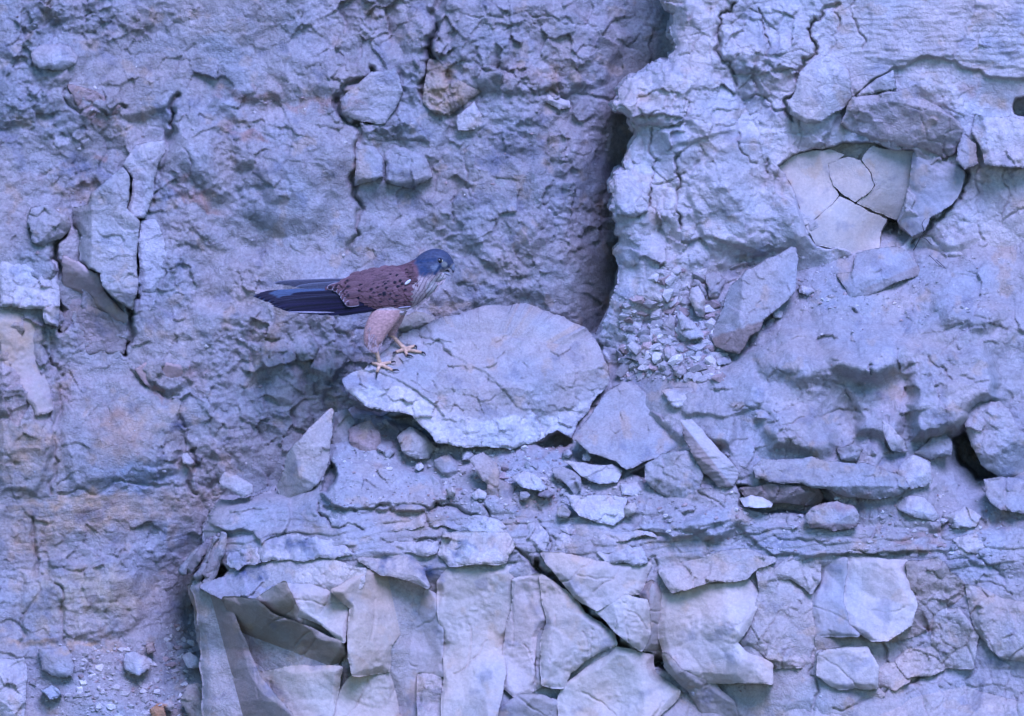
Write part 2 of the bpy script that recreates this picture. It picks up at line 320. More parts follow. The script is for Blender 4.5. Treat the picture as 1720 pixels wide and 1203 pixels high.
CR_W = [([(738,-20),(734,45),(724,94),(714,133),(712,160)],7,50),([(566,170),(596,138),(624,115)],5,34),([(566,168),(571,194),(600,208),(640,218)],5,34),
 ([(598,205),(600,260),(594,330),(585,420)],5,24),([(300,160),(290,200),(283,235)],6,40),([(236,372),(230,440),(232,500),(217,535),(210,596)],5,44),([(108,395),(101,450),(105,520),(100,556)],5,44),
 ([(106,630),(97,700),(92,760),(86,830)],3,12),([(75,560),(82,600),(100,630)],3,10),([(220,622),(240,645),(272,660),(300,664)],3,12),([(280,240),(266,285),(258,340)],3,12),
 ([(310,250),(318,300)],2,6),([(420,370),(430,340),(440,330)],2,5),([(110,150),(135,190),(180,195),(210,180)],3,14),([(143,38),(160,22)],2,10),([(300,700),(312,740),(320,800),(330,830)],4,14),
 ([(55,870),(62,950),(50,1020),(34,1080)],4,12),([(92,980),(106,1050),(105,1090)],3,12),([(0,470),(40,465),(75,478),(100,470)],2,8),([(380,815),(330,810),(260,815),(190,808),(100,830)],3,8),
 ([(70,965),(120,960),(180,935),(210,925)],3,10),([(763,330),(762,372)],2,8),([(788,245),(790,330)],2,7),([(540,500),(560,560),(585,570),(640,560)],3,8),([(620,440),(560,500),(500,555)],3,5),
 ([(830,60),(830,0)],2,5),([(785,25),(900,30),(1000,45)],2,5),([(800,80),(820,120),(880,140),(935,160),(1000,165),(1050,160)],3,9)]
CR_B = [([(1235,5),(1207,28),(1206,50),(1202,84),(1214,105),(1232,122),(1236,145)],3.2,22),([(1274,14),(1282,45),(1286,94)],2,12),([(1410,7),(1380,21),(1378,33),(1364,38),(1361,63),(1371,77),(1371,91),(1343,119),(1342,140),(1322,164),(1321,186),(1330,203)],3.2,24),
 ([(1436,0),(1438,40),(1448,84)],2,9),([(1400,15),(1398,60),(1394,90)],2,7),([(1242,223),(1242,250),(1270,275)],2,10),([(1289,268),(1289,290)],2,10),([(1141,258),(1134,290),(1137,332),(1143,384)],2.2,16),([(1095,215),(1107,270),(1095,300),(1090,330),(1085,355),(1072,364)],2.2,14),
 ([(1150,290),(1095,310)],1.8,8),([(1130,180),(1140,140),(1150,130)],2,6),([(1232,122),(1265,120),(1290,100),(1300,118),(1345,120)],2.2,10),([(1240,160),(1260,165),(1300,185),(1325,195)],2.2,9),([(1160,60),(1200,70)],2,5),
 ([(1622,286),(1614,325),(1596,348),(1562,368),(1552,395),(1535,415)],3.4,26),([(1556,380),(1575,410)],2,10),([(1645,280),(1650,420)],2.4,8),([(1532,398),(1508,374)],2.6,12),([(1690,285),(1683,380),(1720,350)],2,6),
 ([(1635,0),(1620,60),(1600,100)],2,4),([(1690,0),(1665,70)],3,4),([(1180,60),(1120,110)],2,5),([(1250,40),(1310,20)],2,4),([(1060,205),(1105,212),(1150,205)],2,7)]
CR_C = [([(800,840),(825,872),(857,912),(902,955)],3,16),([(902,945),(933,968),(979,1020),(1028,1059),(1084,1097),(1118,1118),(1160,1144),(1207,1186),(1240,1215)],7,70),([(545,852),(600,857),(720,857),(800,866)],3.4,22),([(535,845),(550,870),(575,885),(610,890)],2.6,16),
 ([(710,860),(722,885),(760,886)],2.2,10),([(640,905),(740,915),(855,915)],2.2,10),([(560,996),(590,1024),(579,1073),(572,1118),(551,1203)],3,20),([(1040,990),(1060,950),(1100,935)],2,8),
 ([(1253,971),(1277,999),(1290,1040),(1308,1060)],2.2,10),([(1371,1060),(1364,1110),(1375,1160),(1370,1203)],3,12),([(1630,1000),(1655,1030),(1640,1070),(1630,1120)],2.4,9),([(1540,1000),(1600,1010),(1640,980),(1700,1000)],2.4,8),
 ([(900,870),(918,892),(912,935)],2.4,10),([(1100,940),(1120,970),(1125,985)],2.4,12),([(1480,1060),(1475,1160)],2.4,12),([(1405,935),(1560,930),(1640,950)],3,9),([(1260,800),(1200,870),(1190,930)],3,5),([(1400,1190),(1480,1165),(1560,1130)],2.6,12),
 ([(1300,690),(1360,698),(1440,690)],2.4,7),([(1240,590),(1265,560),(1300,540)],2.6,8),([(1650,860),(1640,930),(1690,980)],2.5,8),([(1560,860),(1580,900),(1640,920)],2.5,8),([(1464,613),(1459,620),(1463,628)],2,14),([(1433,520),(1438,526)],3,14),([(1490,700),(1500,760)],2,10),([(1230,690),(1300,705),(1350,700)],2,9),([(1400,640),(1440,690),(1450,700)],2,8),([(1140,760),(1200,840),(1240,860)],2,7),([(1300,900),(1400,905),(1470,890)],2.5,9),([(1560,600),(1600,640),(1660,640)],2,8)]

def axis(a, b, s, lo, hi):
    v = list(np.arange(a, b, s)); st = s; x = a
    left = []
    while x > lo: st = min(st*1.12, 26); x -= st; left.append(x)
    st = s; x = v[-1]; right = []
    while x < hi: st = min(st*1.12, 26); x += st; right.append(x)
    return np.array(left[::-1] + v + right)
GX = axis(-14, 1736, 1.9, -420, 2140); GY = axis(-14, 1219, 1.9, -340, 1560)

def carve(X, Y, H, cracks, seed=0):
    for k, (pl, wd, dp) in enumerate(cracks):
        pl = rugged(pl, .34 if wd > 1.8 else .12, seed*100+k, 4, closed=False); wd *= .78
        xs = [p[0] for p in pl]; ys = [p[1] for p in pl]; mg = wd*4+6
        x0, x1 = np.searchsorted(X[0], [min(xs)-mg, max(xs)+mg]); y0, y1 = np.searchsorted(Y[:,0], [min(ys)-mg, max(ys)+mg])
        if x1 <= x0 or y1 <= y0: continue
        sx = X[y0:y1, x0:x1]; sy = Y[y0:y1, x0:x1]
        d, _, _, _ = seg_near(sx, sy, pl, False)
        wv = wd*(.55+.75*np.clip(.5+pn(sx, sy, 36, 40+k), 0, 1.3))
        H[y0:y1, x0:x1] -= dp*np.exp(-(d/wv)**2)*(.55+.6*np.clip(.5+pn(sx, sy, 60, 90+k), 0, 1))
    return H

def relief(name, X, Y, cm, H, C, mat, parent=None, back=None, snap=None, loc=None, taper=1.0, centre=None, kind=None):
    """one closed-sided piece of rock from a masked grid: cm = cells kept, H = relief (mm), back = depth of its back (mm)"""
    ny, nx = X.shape
    keep = np.zeros((ny, nx), bool)
    keep[:-1,:-1] |= cm; keep[1:,:-1] |= cm; keep[:-1,1:] |= cm; keep[1:,1:] |= cm
    al = np.ones((ny, nx), bool); pad = np.zeros((ny+1, nx+1), bool); pad[1:-1,1:-1] = cm
    allin = pad[:-1,:-1] & pad[1:,:-1] & pad[:-1,1:] & pad[1:,1:]
    edge = keep & ~allin
    px = X.copy(); py = Y.copy()
    if snap is not None:
        px[edge] = snap[0][edge]; py[edge] = snap[1][edge]
    idx = np.full((ny, nx), -1, np.int64); n = int(keep.sum()); idx[keep] = np.arange(n)
    V = P(px[keep], py[keep], H[keep])
    r, c = np.nonzero(cm)
    Q = np.stack([idx[r,c], idx[r+1,c], idx[r+1,c+1], idx[r,c+1]], -1)
    cols = C[keep]; tris = None
    if back is not None:
        p = pad
        segs = []
        # horizontal edges at row r between cell above (r-1) and below (r)
        up = p[:-1,1:-1]; dn = p[1:,1:-1]
        r1, c1 = np.nonzero(dn & ~up); segs.append(np.stack([idx[r1,c1], idx[r1,c1+1]], -1))
        r1, c1 = np.nonzero(up & ~dn); segs.append(np.stack([idx[r1,c1+1], idx[r1,c1]], -1))
        lf = p[1:-1,:-1]; rt = p[1:-1,1:]
        r1, c1 = np.nonzero(rt & ~lf); segs.append(np.stack([idx[r1+1,c1], idx[r1,c1]], -1))
        r1, c1 = np.nonzero(lf & ~rt); segs.append(np.stack([idx[r1,c1], idx[r1+1,c1]], -1))
        S = np.concatenate(segs); ev = np.unique(S); m = {}
        emap = np.full(n, -1, np.int64); emap[ev] = np.arange(len(ev)); ne = len(ev)
        fx = px[keep][ev]; fy = py[keep][ev]; fh = H[keep][ev]
        cx, cy = centre if centre is not None else (fx.mean(), fy.mean())
        rings = []; cur = emap*0
        steps = ((.3, 1.0+.0*(taper<1)), (.65, 1-(1-taper)*.45), (1.0, taper))
        if kind == 'structure': steps = tuple((((i+1)/26)**1.3, 1.0) for i in range(26))
        for (t, s) in steps:
            hh = fh*(1-t) + back*t
            if kind == 'structure':
                q = fx + fy; am_ = 10*min(1, t*12); jx = am_*(tri(q, hh, 46, 5) + .5*pn(q, hh, 15, 6)) + am_*.3; jy = am_*(tri(q, hh, 40, 15) + .5*pn(q, hh, 13, 16))
            else: jx = 2.2*pn(fx*1.0, fy+hh*3, 14, 5); jy = 2.2*pn(fx+hh*3, fy, 14, 6)
            rings.append(P(cx+(fx-cx)*s+jx, cy+(fy-cy)*s+jy, hh))
        base = n; prev = ev
        allV = [V]; allQ = [Q]; allC = [cols]
        lut_prev = np.full(n, -1, np.int64); lut_prev[ev] = ev
        for rg in rings:
            lut = np.full(n, -1, np.int64); lut[ev] = base + np.arange(ne)
            allV.append(rg); allC.append(cols[ev])
            allQ.append(np.stack([lut_prev[S[:,1]], lut_prev[S[:,0]], lut[S[:,0]], lut[S[:,1]]], -1))
            lut_prev = lut; base += ne
        if taper < 1:
            allV.append(P(np.array([cx]), np.array([cy]), np.array([float(back)]))); allC.append(cols[:1])
            tris = np.stack([lut_prev[S[:,1]], lut_prev[S[:,0]], np.full(len(S), base)], -1)
        V = np.concatenate(allV); Q = np.concatenate(allQ); cols = np.concatenate(allC)
    if loc is not None: V = V - np.array(loc)
    me = mk_mesh(name, V, Q, cols, tris)
    o = link(name, me, mat, parent, loc)
    if kind: o['kind'] = kind
    return o

X, Y = np.meshgrid(GX, GY); X = X.astype(F); Y = Y.astype(F)
def cells(M): return M[:-1,:-1] & M[1:,:-1] & M[:-1,1:] & M[1:,1:]

def plates(X, Y, H, lst, seed, soften=1.):
    """raised or sunk areas of a sheet: outline, height step, slopes, softness"""
    for k, (poly, d0, gx, gy, soft) in enumerate(lst):
        soft = soft*soften
        pl = rugged(poly, .17, seed+k, 4); xs = [p[0] for p in pl]; ys = [p[1] for p in pl]
        x0, x1 = np.searchsorted(X[0], [min(xs)-soft, max(xs)+soft]); y0, y1 = np.searchsorted(Y[:,0], [min(ys)-soft, max(ys)+soft])
        if x1 <= x0 or y1 <= y0: continue
        sx = X[y0:y1,x0:x1]; sy = Y[y0:y1,x0:x1]; d, _, _, ins = seg_near(sx, sy, pl)
        sd = np.where(ins, d, -d); m = sstep(-soft*.3, soft*.7, sd)
        v = d0 + gx*(sx-np.mean(xs)) + gy*(sy-np.mean(ys)); H[y0:y1,x0:x1] += m*(np.maximum(v, 0) if d0 > 0 else v)
    return H
# --- back wall
PL_W = [([(290,170),(330,165),(370,230),(390,330),(350,330),(290,260)],16,0,.1,14),([(110,140),(200,150),(215,175),(185,198),(140,200)],14,0,.25,6),
 ([(375,110),(560,70),(600,110),(560,160),(470,172),(385,160)],14,0,.2,10),([(380,170),(470,180),(565,200),(580,330),(520,400),(420,380),(400,300)],12,.05,.05,16),
 ([(300,330),(400,340),(480,400),(440,440),(330,380)],-14,.0,-.2,12),([(470,90),(520,60),(560,110),(520,120)],6,0,.1,8),
 ([(735,0),(950,0),(1060,60),(1020,140),(860,160),(790,150),(725,90)],14,0,.02,6),([(800,170),(960,200),(1000,260),(960,330),(900,420),(850,480),(780,400),(770,300)],10,0,.02,14),
 ([(500,425),(575,430),(600,470),(560,500),(470,500)],8,0,.1,8),([(130,300),(250,320),(250,360),(120,350)],-16,0,0,8),
 ([(0,545),(76,545),(76,600),(104,632),(92,760),(60,830),(0,830)],14,0,0,5),([(110,630),(230,640),(300,700),(300,790),(120,830),(100,700)],12,0,.03,8),
 ([(90,840),(260,820),(300,860),(260,920),(100,960)],-8,0,-.1,8),([(96,975),(230,960),(245,1030),(200,1070),(108,1075)],16,0,.02,6),([(36,960),(100,985),(100,1080),(34,1080)],12,0,0,5),
 ([(510,575),(560,565),(590,590),(560,640),(520,625)],14,0,.2,5),([(225,620),(245,600),(320,610),(330,640),(285,662),(250,650)],16,0,.2,6),([(600,330),(640,318),(700,330),(720,360),(640,380),(605,420)],-7,0,0,8),
 ([(660,545),(700,525),(740,540),(715,560),(690,563)],22,0,.3,6),([(0,100),(30,110),(45,200),(0,220)],8,0,0,6),([(200,200),(280,180),(285,240),(230,240)],-18,.0,0,8)]
dC, _, _, iC = seg_near(X, Y, [(1160,-400),(1160,300),(1160,520),(1040,640),(700,700),(560,900),(420,1080),(420,1600),(2300,1600),(2300,-400)])
HWg = HW(X, Y)
am = (.66 + .45*np.clip(pn(X, Y, 260, 91)*1.6, -.6, .8))*(1 - .15*sstep(380, 300, X)*sstep(430, 560, Y))
Hw = plates(X, Y, HWg + am*rock_h(X, Y, 'rough', 11), PL_W, 300, 2.4)
st = sstep(-20, 40, Y - 790 + 30*pn(X, Y, 80, 3))*sstep(330, 280, X)
Hw = Hw*(1-st*.26) + st*.26*(HWg + rock_h(X, Y, 'strata', 55) + 10*(1-0)*pn(X, Y, 150, 8))
Hw = carve(X, Y, Hw, CR_W, 1)
Cw = tone_at(X, Y, GREY)
wall = relief("cliff_wall", X, Y, cells(~iC | (dC < 6)), Hw, Cw, M_ROUGH, back=None, kind='structure')
# --- buttress on the right, standing proud of the wall
BUT = [(1112,-340),(1112,-20),(1115,0),(1122,17),(1131,31),(1132,70),(1122,101),(1056,129),(1038,150),(1038,168),(1028,178),(1031,188),(1056,199),(1066,216),(1063,237),(1052,258),(1054,286),(1029,290),(1029,332),(1031,366),(1035,380),(1029,419),(1035,440),(1030,490),(1012,540),(1003,585),(1000,640),(1200,660),(2300,660),(2300,-380)]
BUTr = BUT[:1] + rugged(BUT[1:26], .3, 3, 4, closed=False) + BUT[26:]
PL_B = [([(1436,158),(1500,112),(1560,92),(1605,101),(1645,116),(1690,131),(1760,138),(1760,430),(1440,430),(1300,320),(1310,280),(1380,240),(1420,180)],-13,0,0,5),([(1150,0),(1205,25),(1200,90),(1235,130),(1240,220),(1130,250),(1070,200),(1130,110)],8,0,0,8),
 ([(1210,30),(1280,20),(1286,95),(1340,118),(1300,118),(1232,120),(1212,100)],8,0,.05,4),([(1060,135),(1120,110),(1165,140),(1150,200),(1060,200),(1038,175)],14,0,.15,5),([(1245,225),(1320,215),(1330,300),(1350,380),(1350,415),(1280,430),(1180,400),(1150,300)],10,0,.02,10),
 ([(1470,-60),(1760,-60),(1760,130),(1600,98),(1450,100)],4,0,0,10),
 ([(1306,279),(1343,256),(1392,248),(1466,240),(1536,252),(1531,290),(1522,335),(1508,372),(1530,396),(1505,418),(1434,430),(1371,414),(1350,380),(1340,345),(1328,311)],-40,0,0,3),([(1490,366),(1510,372),(1506,398),(1492,418),(1476,418),(1482,388)],-70,0,0,3),([(1706,165),(1760,160),(1760,196),(1704,192)],-70,0,0,3)]
dB, nxB, nyB, iB = seg_near(X, Y, BUTr)
tr_ = 1 - .6*sstep(1330, 1450, X)*sstep(175, 120, Y) - .5*sstep(1600, 1640, X)*sstep(100, 140, Y)
Hb = plates(X, Y, HB(X, Y) + tr_*rock_h(X, Y, 'clay', 21), PL_B, 400)
Hb += (1.6*pn(X*.1, Y + 8*pn(X, Y, 120, 7), 6, 45) + 1.0*pn(X*.1, Y, 3, 46))*sstep(1380, 1480, X)*sstep(150, 110, Y)
Hb = carve(X, Y, Hb, CR_B, 2)
Hb -= 14*np.exp(-(np.where(iB, dB, 0)/5.)**1.3)
cxm = (X[:-1,:-1]+X[1:,1:])/2
ic = cells(iB)
snapm = np.where(dB < 3, nxB, X), np.where(dB < 3, nyB, Y)
Cb = tone_at(X, Y, LIGHT)
hide = cells(Y > 640)
butt = relief("cliff_buttress", X, Y, ic & ~hide, Hb, Cb, M_CLAY, back=-260, snap=snapm, centre=(1500,300), kind='structure')
# --- ledge and the blocks under it
LED = [(326,1560),(340,1203),(334,1120),(330,1040),(319,988),(330,965),(352,950),(345,920),(340,890),(352,862),(368,838),(420,835),(465,822),(520,815),(548,775),(556,712),(590,692),(640,700),(720,660),(900,560),(1000,560),(1040,480),(1200,380),(1700,370),(2300,370),(2300,1560)]
LEDr = LED[:1] + rugged(LED[1:16], .1, 5, 3, closed=False) + LED[16:]
PL_C = [([(1258,592),(1300,548),(1380,532),(1480,538),(1530,575),(1520,628),(1460,645),(1420,632),(1370,640),(1290,636)],34,0,.42,38),([(1380,575),(1440,560),(1520,580),(1520,615),(1470,640),(1400,622)],22,0,.5,28),
 ([(1518,582),(1574,578),(1657,589),(1678,634),(1678,669),(1637,687),(1612,725),(1570,735),(1532,739),(1532,662),(1521,613)],46,.1,.35,24),([(1291,690),(1315,680),(1364,680),(1406,718),(1410,750),(1364,767),(1295,753),(1281,725)],30,-.1,.5,30),
 ([(548,785),(580,772),(680,786),(740,806),(752,840),(720,856),(640,858),(560,852),(538,830)],22,0,.1,6),([(1598,735),(1618,722),(1650,760),(1676,800),(1640,806),(1612,780)],-110,0,0,8),([(340,960),(372,948),(384,958),(360,976),(340,978)],-90,0,0,4),([(1236,815),(1385,820),(1412,848),(1380,868),(1300,862),(1240,850)],-48,0,0,8),([(545,792),(556,775),(566,790),(550,828),(538,826)],-60,0,0,5),([(1380,838),(1405,840),(1400,856),(1372,858)],-50,0,0,6),([(1060,795),(1085,782),(1100,790),(1082,812)],-50,0,0,6),([(900,745),(960,728),(962,745),(930,756)],-60,0,0,6),([(610,690),(700,700),(740,752),(690,720),(640,705)],-50,0,0,8),([(1120,650),(1180,640),(1260,600),(1280,680),(1200,700),(1150,700)],10,0,.1,8),
 ([(352,862),(370,836),(488,838),(486,880),(470,902),(440,918),(425,895),(390,895),(352,882)],18,0,.1,5),([(1100,690),(1180,660),(1240,700),(1230,760),(1180,740),(1130,735)],24,0,.5,20),([(1420,650),(1500,640),(1530,680),(1510,740),(1440,730)],24,-.2,.4,22),([(1560,480),(1640,470),(1700,520),(1660,560),(1580,545)],24,0,.4,28),([(1180,850),(1240,840),(1262,880),(1200,910),(1140,890)],20,0,.5,18),([(1240,880),(1400,890),(1560,890),(1560,930),(1300,935)],10,0,.15,6),([(1080,870),(1180,850),(1220,880),(1130,905),(1060,895)],12,0,.2,6)]
dL, nxL, nyL, iL = seg_near(X, Y, LEDr)
HCg = HC(X, Y)
Hc = HCg + rock_h(X, Y, 'clay', 31)
lo = sstep(930, 965, Y + 25*pn(X, Y, 70, 2))
sd_ = sstep(845, 868, Y + 14*pn(X, Y, 60, 4) - .03*(X-600))*(1-lo)*sstep(300,340,X)
Hc = Hc*(1-sd_) + sd_*(HCg + rock_h(X, Y, 'strata', 66))
Hs = HCg + rock_h(X, Y, 'smooth', 36) - 6
lo2 = lo*sstep(1560, 1380, X + 60*pn(X, Y, 90, 9))
Hc = Hc*(1-lo2) + Hs*lo2
Hc = plates(X, Y, Hc, PL_C, 500)
Hc = carve(X, Y, Hc, CR_C, 3)
Hc -= 24*np.exp(-(dL/10.)**1.3)
Cc = tone_at(X, Y, DUST)
Cb2 = tone_at(X, Y, (.43,.40,.365)); Cc = Cc*(1-.9*lo2[..., None]) + Cb2*.9*lo2[..., None]
snapm = np.where(dL < 3, nxL, X), np.where(dL < 3, nyL, Y)
vis = cells((Hc > -30 + 0*X))
ledge = relief("rock_ledge", X, Y, cells(iL) & vis, Hc, Cc, M_CLAY, back=-200, snap=snapm, centre=(1200,1100), kind='structure')
def surf(px, py, which='C'):
    xi = int(np.clip(np.searchsorted(GX, px), 0, len(GX)-1)); yi = int(np.clip(np.searchsorted(GY, py), 0, len(GY)-1))
    return float({'W': Hw, 'B': Hb, 'C': Hc}[which][yi, xi])
def front(px, py):
    r = surf(px, py, 'W')
    xi = int(np.searchsorted(GX, px)); yi = int(np.searchsorted(GY, py))
    if iB[yi, xi]: r = max(r, Hb[yi, xi])
    if iL[yi, xi]: r = max(r, Hc[yi, xi])
    return float(r)
# ------------------------------------------------------------------ traced blocks and stones
HF = {'W': HW, 'B': HB, 'C': HC}
NB = [0]
SAME = {('C','smooth'): 36, ('C','clay'): 31, ('B','clay'): 21, ('W','rough'): 11}
def piece(name, poly, d0=12, g=(0,0), style='smooth', base=BUFF, where='C', follow=True, planes=(), bevel=3.5, amp=1., parent=None, back=None, thick=None,
          taper=1.0, s=1.8, jit=.08, shrink=.6, cracks=(), recol=None, steps=(), mat=None, chip=0, chamfer=0):
    NB[0] += 1; seed = 1000 + NB[0]*7
    pl = rugged(poly, jit, seed); xs = [p[0] for p in pl]; ys = [p[1] for p in pl]
    gx, gy = np.meshgrid(np.arange(min(xs)-s, max(xs)+2*s, s), np.arange(min(ys)-s, max(ys)+2*s, s)); gx = gx.astype(F); gy = gy.astype(F)
    d, nx, ny, ins = seg_near(gx, gy, pl)
    sd = np.where(ins, d, -d) - shrink
    mx, my = (gx[:-1,:-1]+gx[1:,1:])/2, (gy[:-1,:-1]+gy[1:,1:])/2
    cm = (sd[:-1,:-1]+sd[1:,:-1]+sd[:-1,1:]+sd[1:,1:])/4 > 0
    # drop one-cell whiskers
    cx = float(np.mean([p[0] for p in poly])); cy = float(np.mean([p[1] for p in poly]))
    hc = float(HF[where](np.array([cx], F), np.array([cy], F))[0])
    b = HF[where](gx, gy) if follow else hc
    h = b + d0 + g[0]*(gx-cx) + g[1]*(gy-cy)
    for (qx, qy, qd, ax, ay) in planes:
        q = hc + qd + ax*(gx-qx) + ay*(gy-qy) + 1.2*pn(gx, gy, 22, seed+3)
        h = -np.log(np.exp(-h/1.5 + hc/1.5) + np.exp(-q/1.5 + hc/1.5))*1.5 + hc if False else np.minimum(h, q)
    for (pl2, dd) in steps:
        d2, _, _, in2 = seg_near(gx, gy, rugged(pl2, .12, seed+9)); h = h + dd*sstep(-1, 2.5, np.where(in2, d2, -d2))
    if chip:
        rn = random.Random(seed); R = math.sqrt(max(1., (max(xs)-min(xs))*(max(ys)-min(ys))))/2
        for i in range(chip):
            a = 6.283*(i+rn.random())/chip; q = rn.uniform(.15, .62); sl = rn.uniform(.35, 1.1)
            ex = (max(xs)-min(xs))/2*math.cos(a)*q; ey = (max(ys)-min(ys))/2*math.sin(a)*q
            pl_ = hc + d0 + g[0]*ex + g[1]*ey + rn.uniform(0, .06)*R - sl*((gx-cx-ex)*math.cos(a) + (gy-cy-ey)*math.sin(a)) + (g[0]*(gx-cx-ex) + g[1]*(gy-cy-ey))
            h = np.minimum(h, pl_ + 1.0*pn(gx, gy, 18, seed+i))
    own = SAME.get((where, style)) if follow else None
    rh = rock_h(gx, gy, style, own if own else seed)*(1 if own else amp)
    h = h + rh - (0 if own else float(rh.mean()))
    if style == 'smooth' and where == 'C' and max(xs)-min(xs) + max(ys)-min(ys) > 110:
        rn = random.Random(seed+5); auto = []
        for i in range(rn.choice((1, 2, 2, 3))):
            a = rn.uniform(0, 3.14); ox, oy = rn.uniform(-.25,.25)*(max(xs)-min(xs)), rn.uniform(-.25,.25)*(max(ys)-min(ys)); l1, l2 = rn.uniform(15, 60), rn.uniform(15, 60)
            auto.append(([(cx+ox-math.cos(a)*l1, cy+oy-math.sin(a)*l1), (cx+ox+rn.uniform(-6,6), cy+oy+rn.uniform(-6,6)), (cx+ox+math.cos(a+.3)*l2, cy+oy+math.sin(a+.3)*l2)], 1.5, 4))
        h = carve(gx, gy, h, auto, seed)
    if len(cracks): h = carve(gx, gy, h, cracks, seed)
    bv = bevel*(.6+.8*np.clip(.5+pn(gx, gy, 20, seed+1), 0, 1)); t = np.clip(1-sd/np.maximum(bv, .1), 0, 1.6)
    h = h - bv*(1-np.sqrt(np.clip(1-np.minimum(t, 1)**2, 0, 1))) - bv*.8*np.clip(t-1, 0, 1)
    if chamfer:
        cw = chamfer*np.clip(.45 + .8*tri(gx, gy, 46, seed+41), .05, 1.3); h = h - .85*np.maximum(cw - sd, 0) - .5*np.maximum(cw*.35 - sd, 0)
    C = tone_at(gx, gy, base, seed)
    if recol is not None: C = recol(gx, gy, C)
    dl = np.maximum(d, 1e-3); k = np.where(ins, (d-shrink)/dl, 1)  # slide boundary onto the (shrunk) outline
    sx = np.where(d < 3*s, gx + (nx-gx)*np.where(ins, (d-shrink)/dl, (d+shrink)/dl), gx); sy = np.where(d < 3*s, gy + (ny-gy)*np.where(ins, (d-shrink)/dl, (d+shrink)/dl), gy)
    bk = back if back is not None else hc + d0 - (thick or 60)
    loc = None
    if parent is None:
        yb = max(ys); loc = tuple(Pv(cx, yb, hc + d0 - (thick or 60)*.5))
    o = relief(name, gx, gy, cm, h, C, mat or MATS[style], parent, back=bk, snap=(sx, sy), loc=loc, taper=taper, centre=(cx, cy))
    return o
def part(poly, d0=12, g=(0,0), style='smooth', base=BUFF, where='C', label=None, **k):
    if where == 'W' and d0 < 30: d0 *= .6; k.setdefault('bevel', 2.2)
    k.setdefault('chamfer', 9 if style != 'fibre' else 0)
    par = {'W': wall, 'B': butt, 'C': ledge}[where]
    o = piece("rock_block", poly, d0, g, style, base, where, parent=par, **k)
    if label: o['label'] = label
    return o
def stone(name, cat, label, poly, d0, g, style='slab', base=LIGHT, where='C', group=None, **k):
    k.setdefault('thick', 50); k.setdefault('taper', .72); k.setdefault('follow', False)
    if name != 'rock_slab' and 'chip' not in k: k['chip'] = 5
    if where == 'C' and name != 'rock_slab': d0 -= 7
    o = piece(name, poly, d0, g, style, base, where, **k)
    return tag(o, label, cat, group)

# ---- blocks of the buttress
part([(1411,208),(1424,172),(1432,162),(1490,153),(1525,148),(1532,163),(1560,170),(1590,190),(1612,205),(1619,217),(1616,240),(1605,258),(1588,267),(1560,251),(1520,250),(1469,241),(1434,227)],
 26, (.1,-.05), 'clay', GREY, 'B', follow=False, planes=[(1500,200,26,.25,-.75),(1590,215,40,-.25,.35),(1555,230,34,-.6,.5)], amp=.8, bevel=3, base_label=None) if False else \
part([(1411,208),(1424,172),(1432,162),(1490,153),(1525,148),(1532,163),(1560,170),(1590,190),(1612,205),(1619,217),(1616,240),(1605,258),(1588,267),(1560,251),(1520,250),(1469,241),(1434,227)],
 40, (.2,0), 'clay', (.44,.395,.375), 'B', follow=False, planes=[(1500,160,40,.12,-.6),(1550,200,40,-.1,.35),(1590,215,42,-.5,.2)], amp=.7, bevel=3, label="brown overhanging block")
part([(1343,120),(1378,92),(1396,94),(1424,115),(1431,140),(1431,168),(1413,185),(1382,204),(1350,206),(1326,192),(1322,171),(1336,150)], 20, (0,0), 'clay', LIGHT, 'B', follow=False, planes=[(1375,140,24,.0,.35),(1375,165,26,-.3,-.3),(1350,165,22,.5,0)], amp=.5, label="rounded pale block")
part([(1308,279),(1343,258),(1392,250),(1420,260),(1392,276),(1396,300),(1410,328),(1352,379),(1343,349),(1329,311)], -22, (-.05,.12), 'smooth', (.46,.43,.385), 'B', chamfer=0, amp=.35, bevel=1.2, shrink=.3, label="buff plate cracked across")
part([(1392,274),(1424,263),(1445,269),(1462,290),(1469,311),(1455,328),(1436,340),(1417,328),(1399,311)], -19, (.05,.1), 'smooth', (.46,.43,.39), 'B', chamfer=0, amp=.3, bevel=1.2, shrink=.2, jit=.08)
part([(1466,244),(1535,252),(1530,290),(1521,335),(1507,370),(1476,358),(1438,341),(1457,328),(1470,311),(1463,290),(1447,268)], -24, (-.12,.03), 'smooth', (.46,.43,.385), 'B', chamfer=0, amp=.35, bevel=1.2, shrink=.3)
part([(1410,330),(1436,343),(1476,361),(1490,368),(1480,388),(1477,416),(1434,428),(1371,412),(1353,380)], -14, (0,.1), 'smooth', (.50,.46,.41), 'B', chamfer=0, amp=.3, bevel=1.2, shrink=-.4, label="pale buff lower plate of the niche")
part([(1534,257),(1584,269),(1609,279),(1620,288),(1613,321),(1596,345),(1561,366),(1553,387),(1532,397),(1508,372),(1521,335)], 4, (.16,.05), 'smooth', (.42,.41,.42), 'B', bevel=1.5, shrink=-.8)
part([(1616,223),(1623,227),(1640,241),(1645,276),(1619,286),(1605,272),(1609,244)], 34, (0,.2), 'clay', GREY, 'B', follow=False, planes=[(1625,255,34,-.6,0)])
part([(1637,190),(1696,194),(1735,200),(1735,285),(1690,282),(1652,276),(1642,240),(1630,222)], 24, (0,.2), 'clay', LIGHT, 'B', planes=[(1660,225,26,.9,.0)])
part([(1448,150),(1500,116),(1506,150),(1528,146),(1490,153),(1436,164)], 8, (0,.1), 'clay', LIGHT, 'B')
part([(1056,131),(1120,104),(1150,112),(1165,150),(1150,200),(1120,214),(1070,214),(1058,200),(1034,186),(1040,168),(1038,150)], 6, (.1,.25), 'clay', LIGHT, 'B', bevel=9, label="pale jutting nose of the buttress edge")
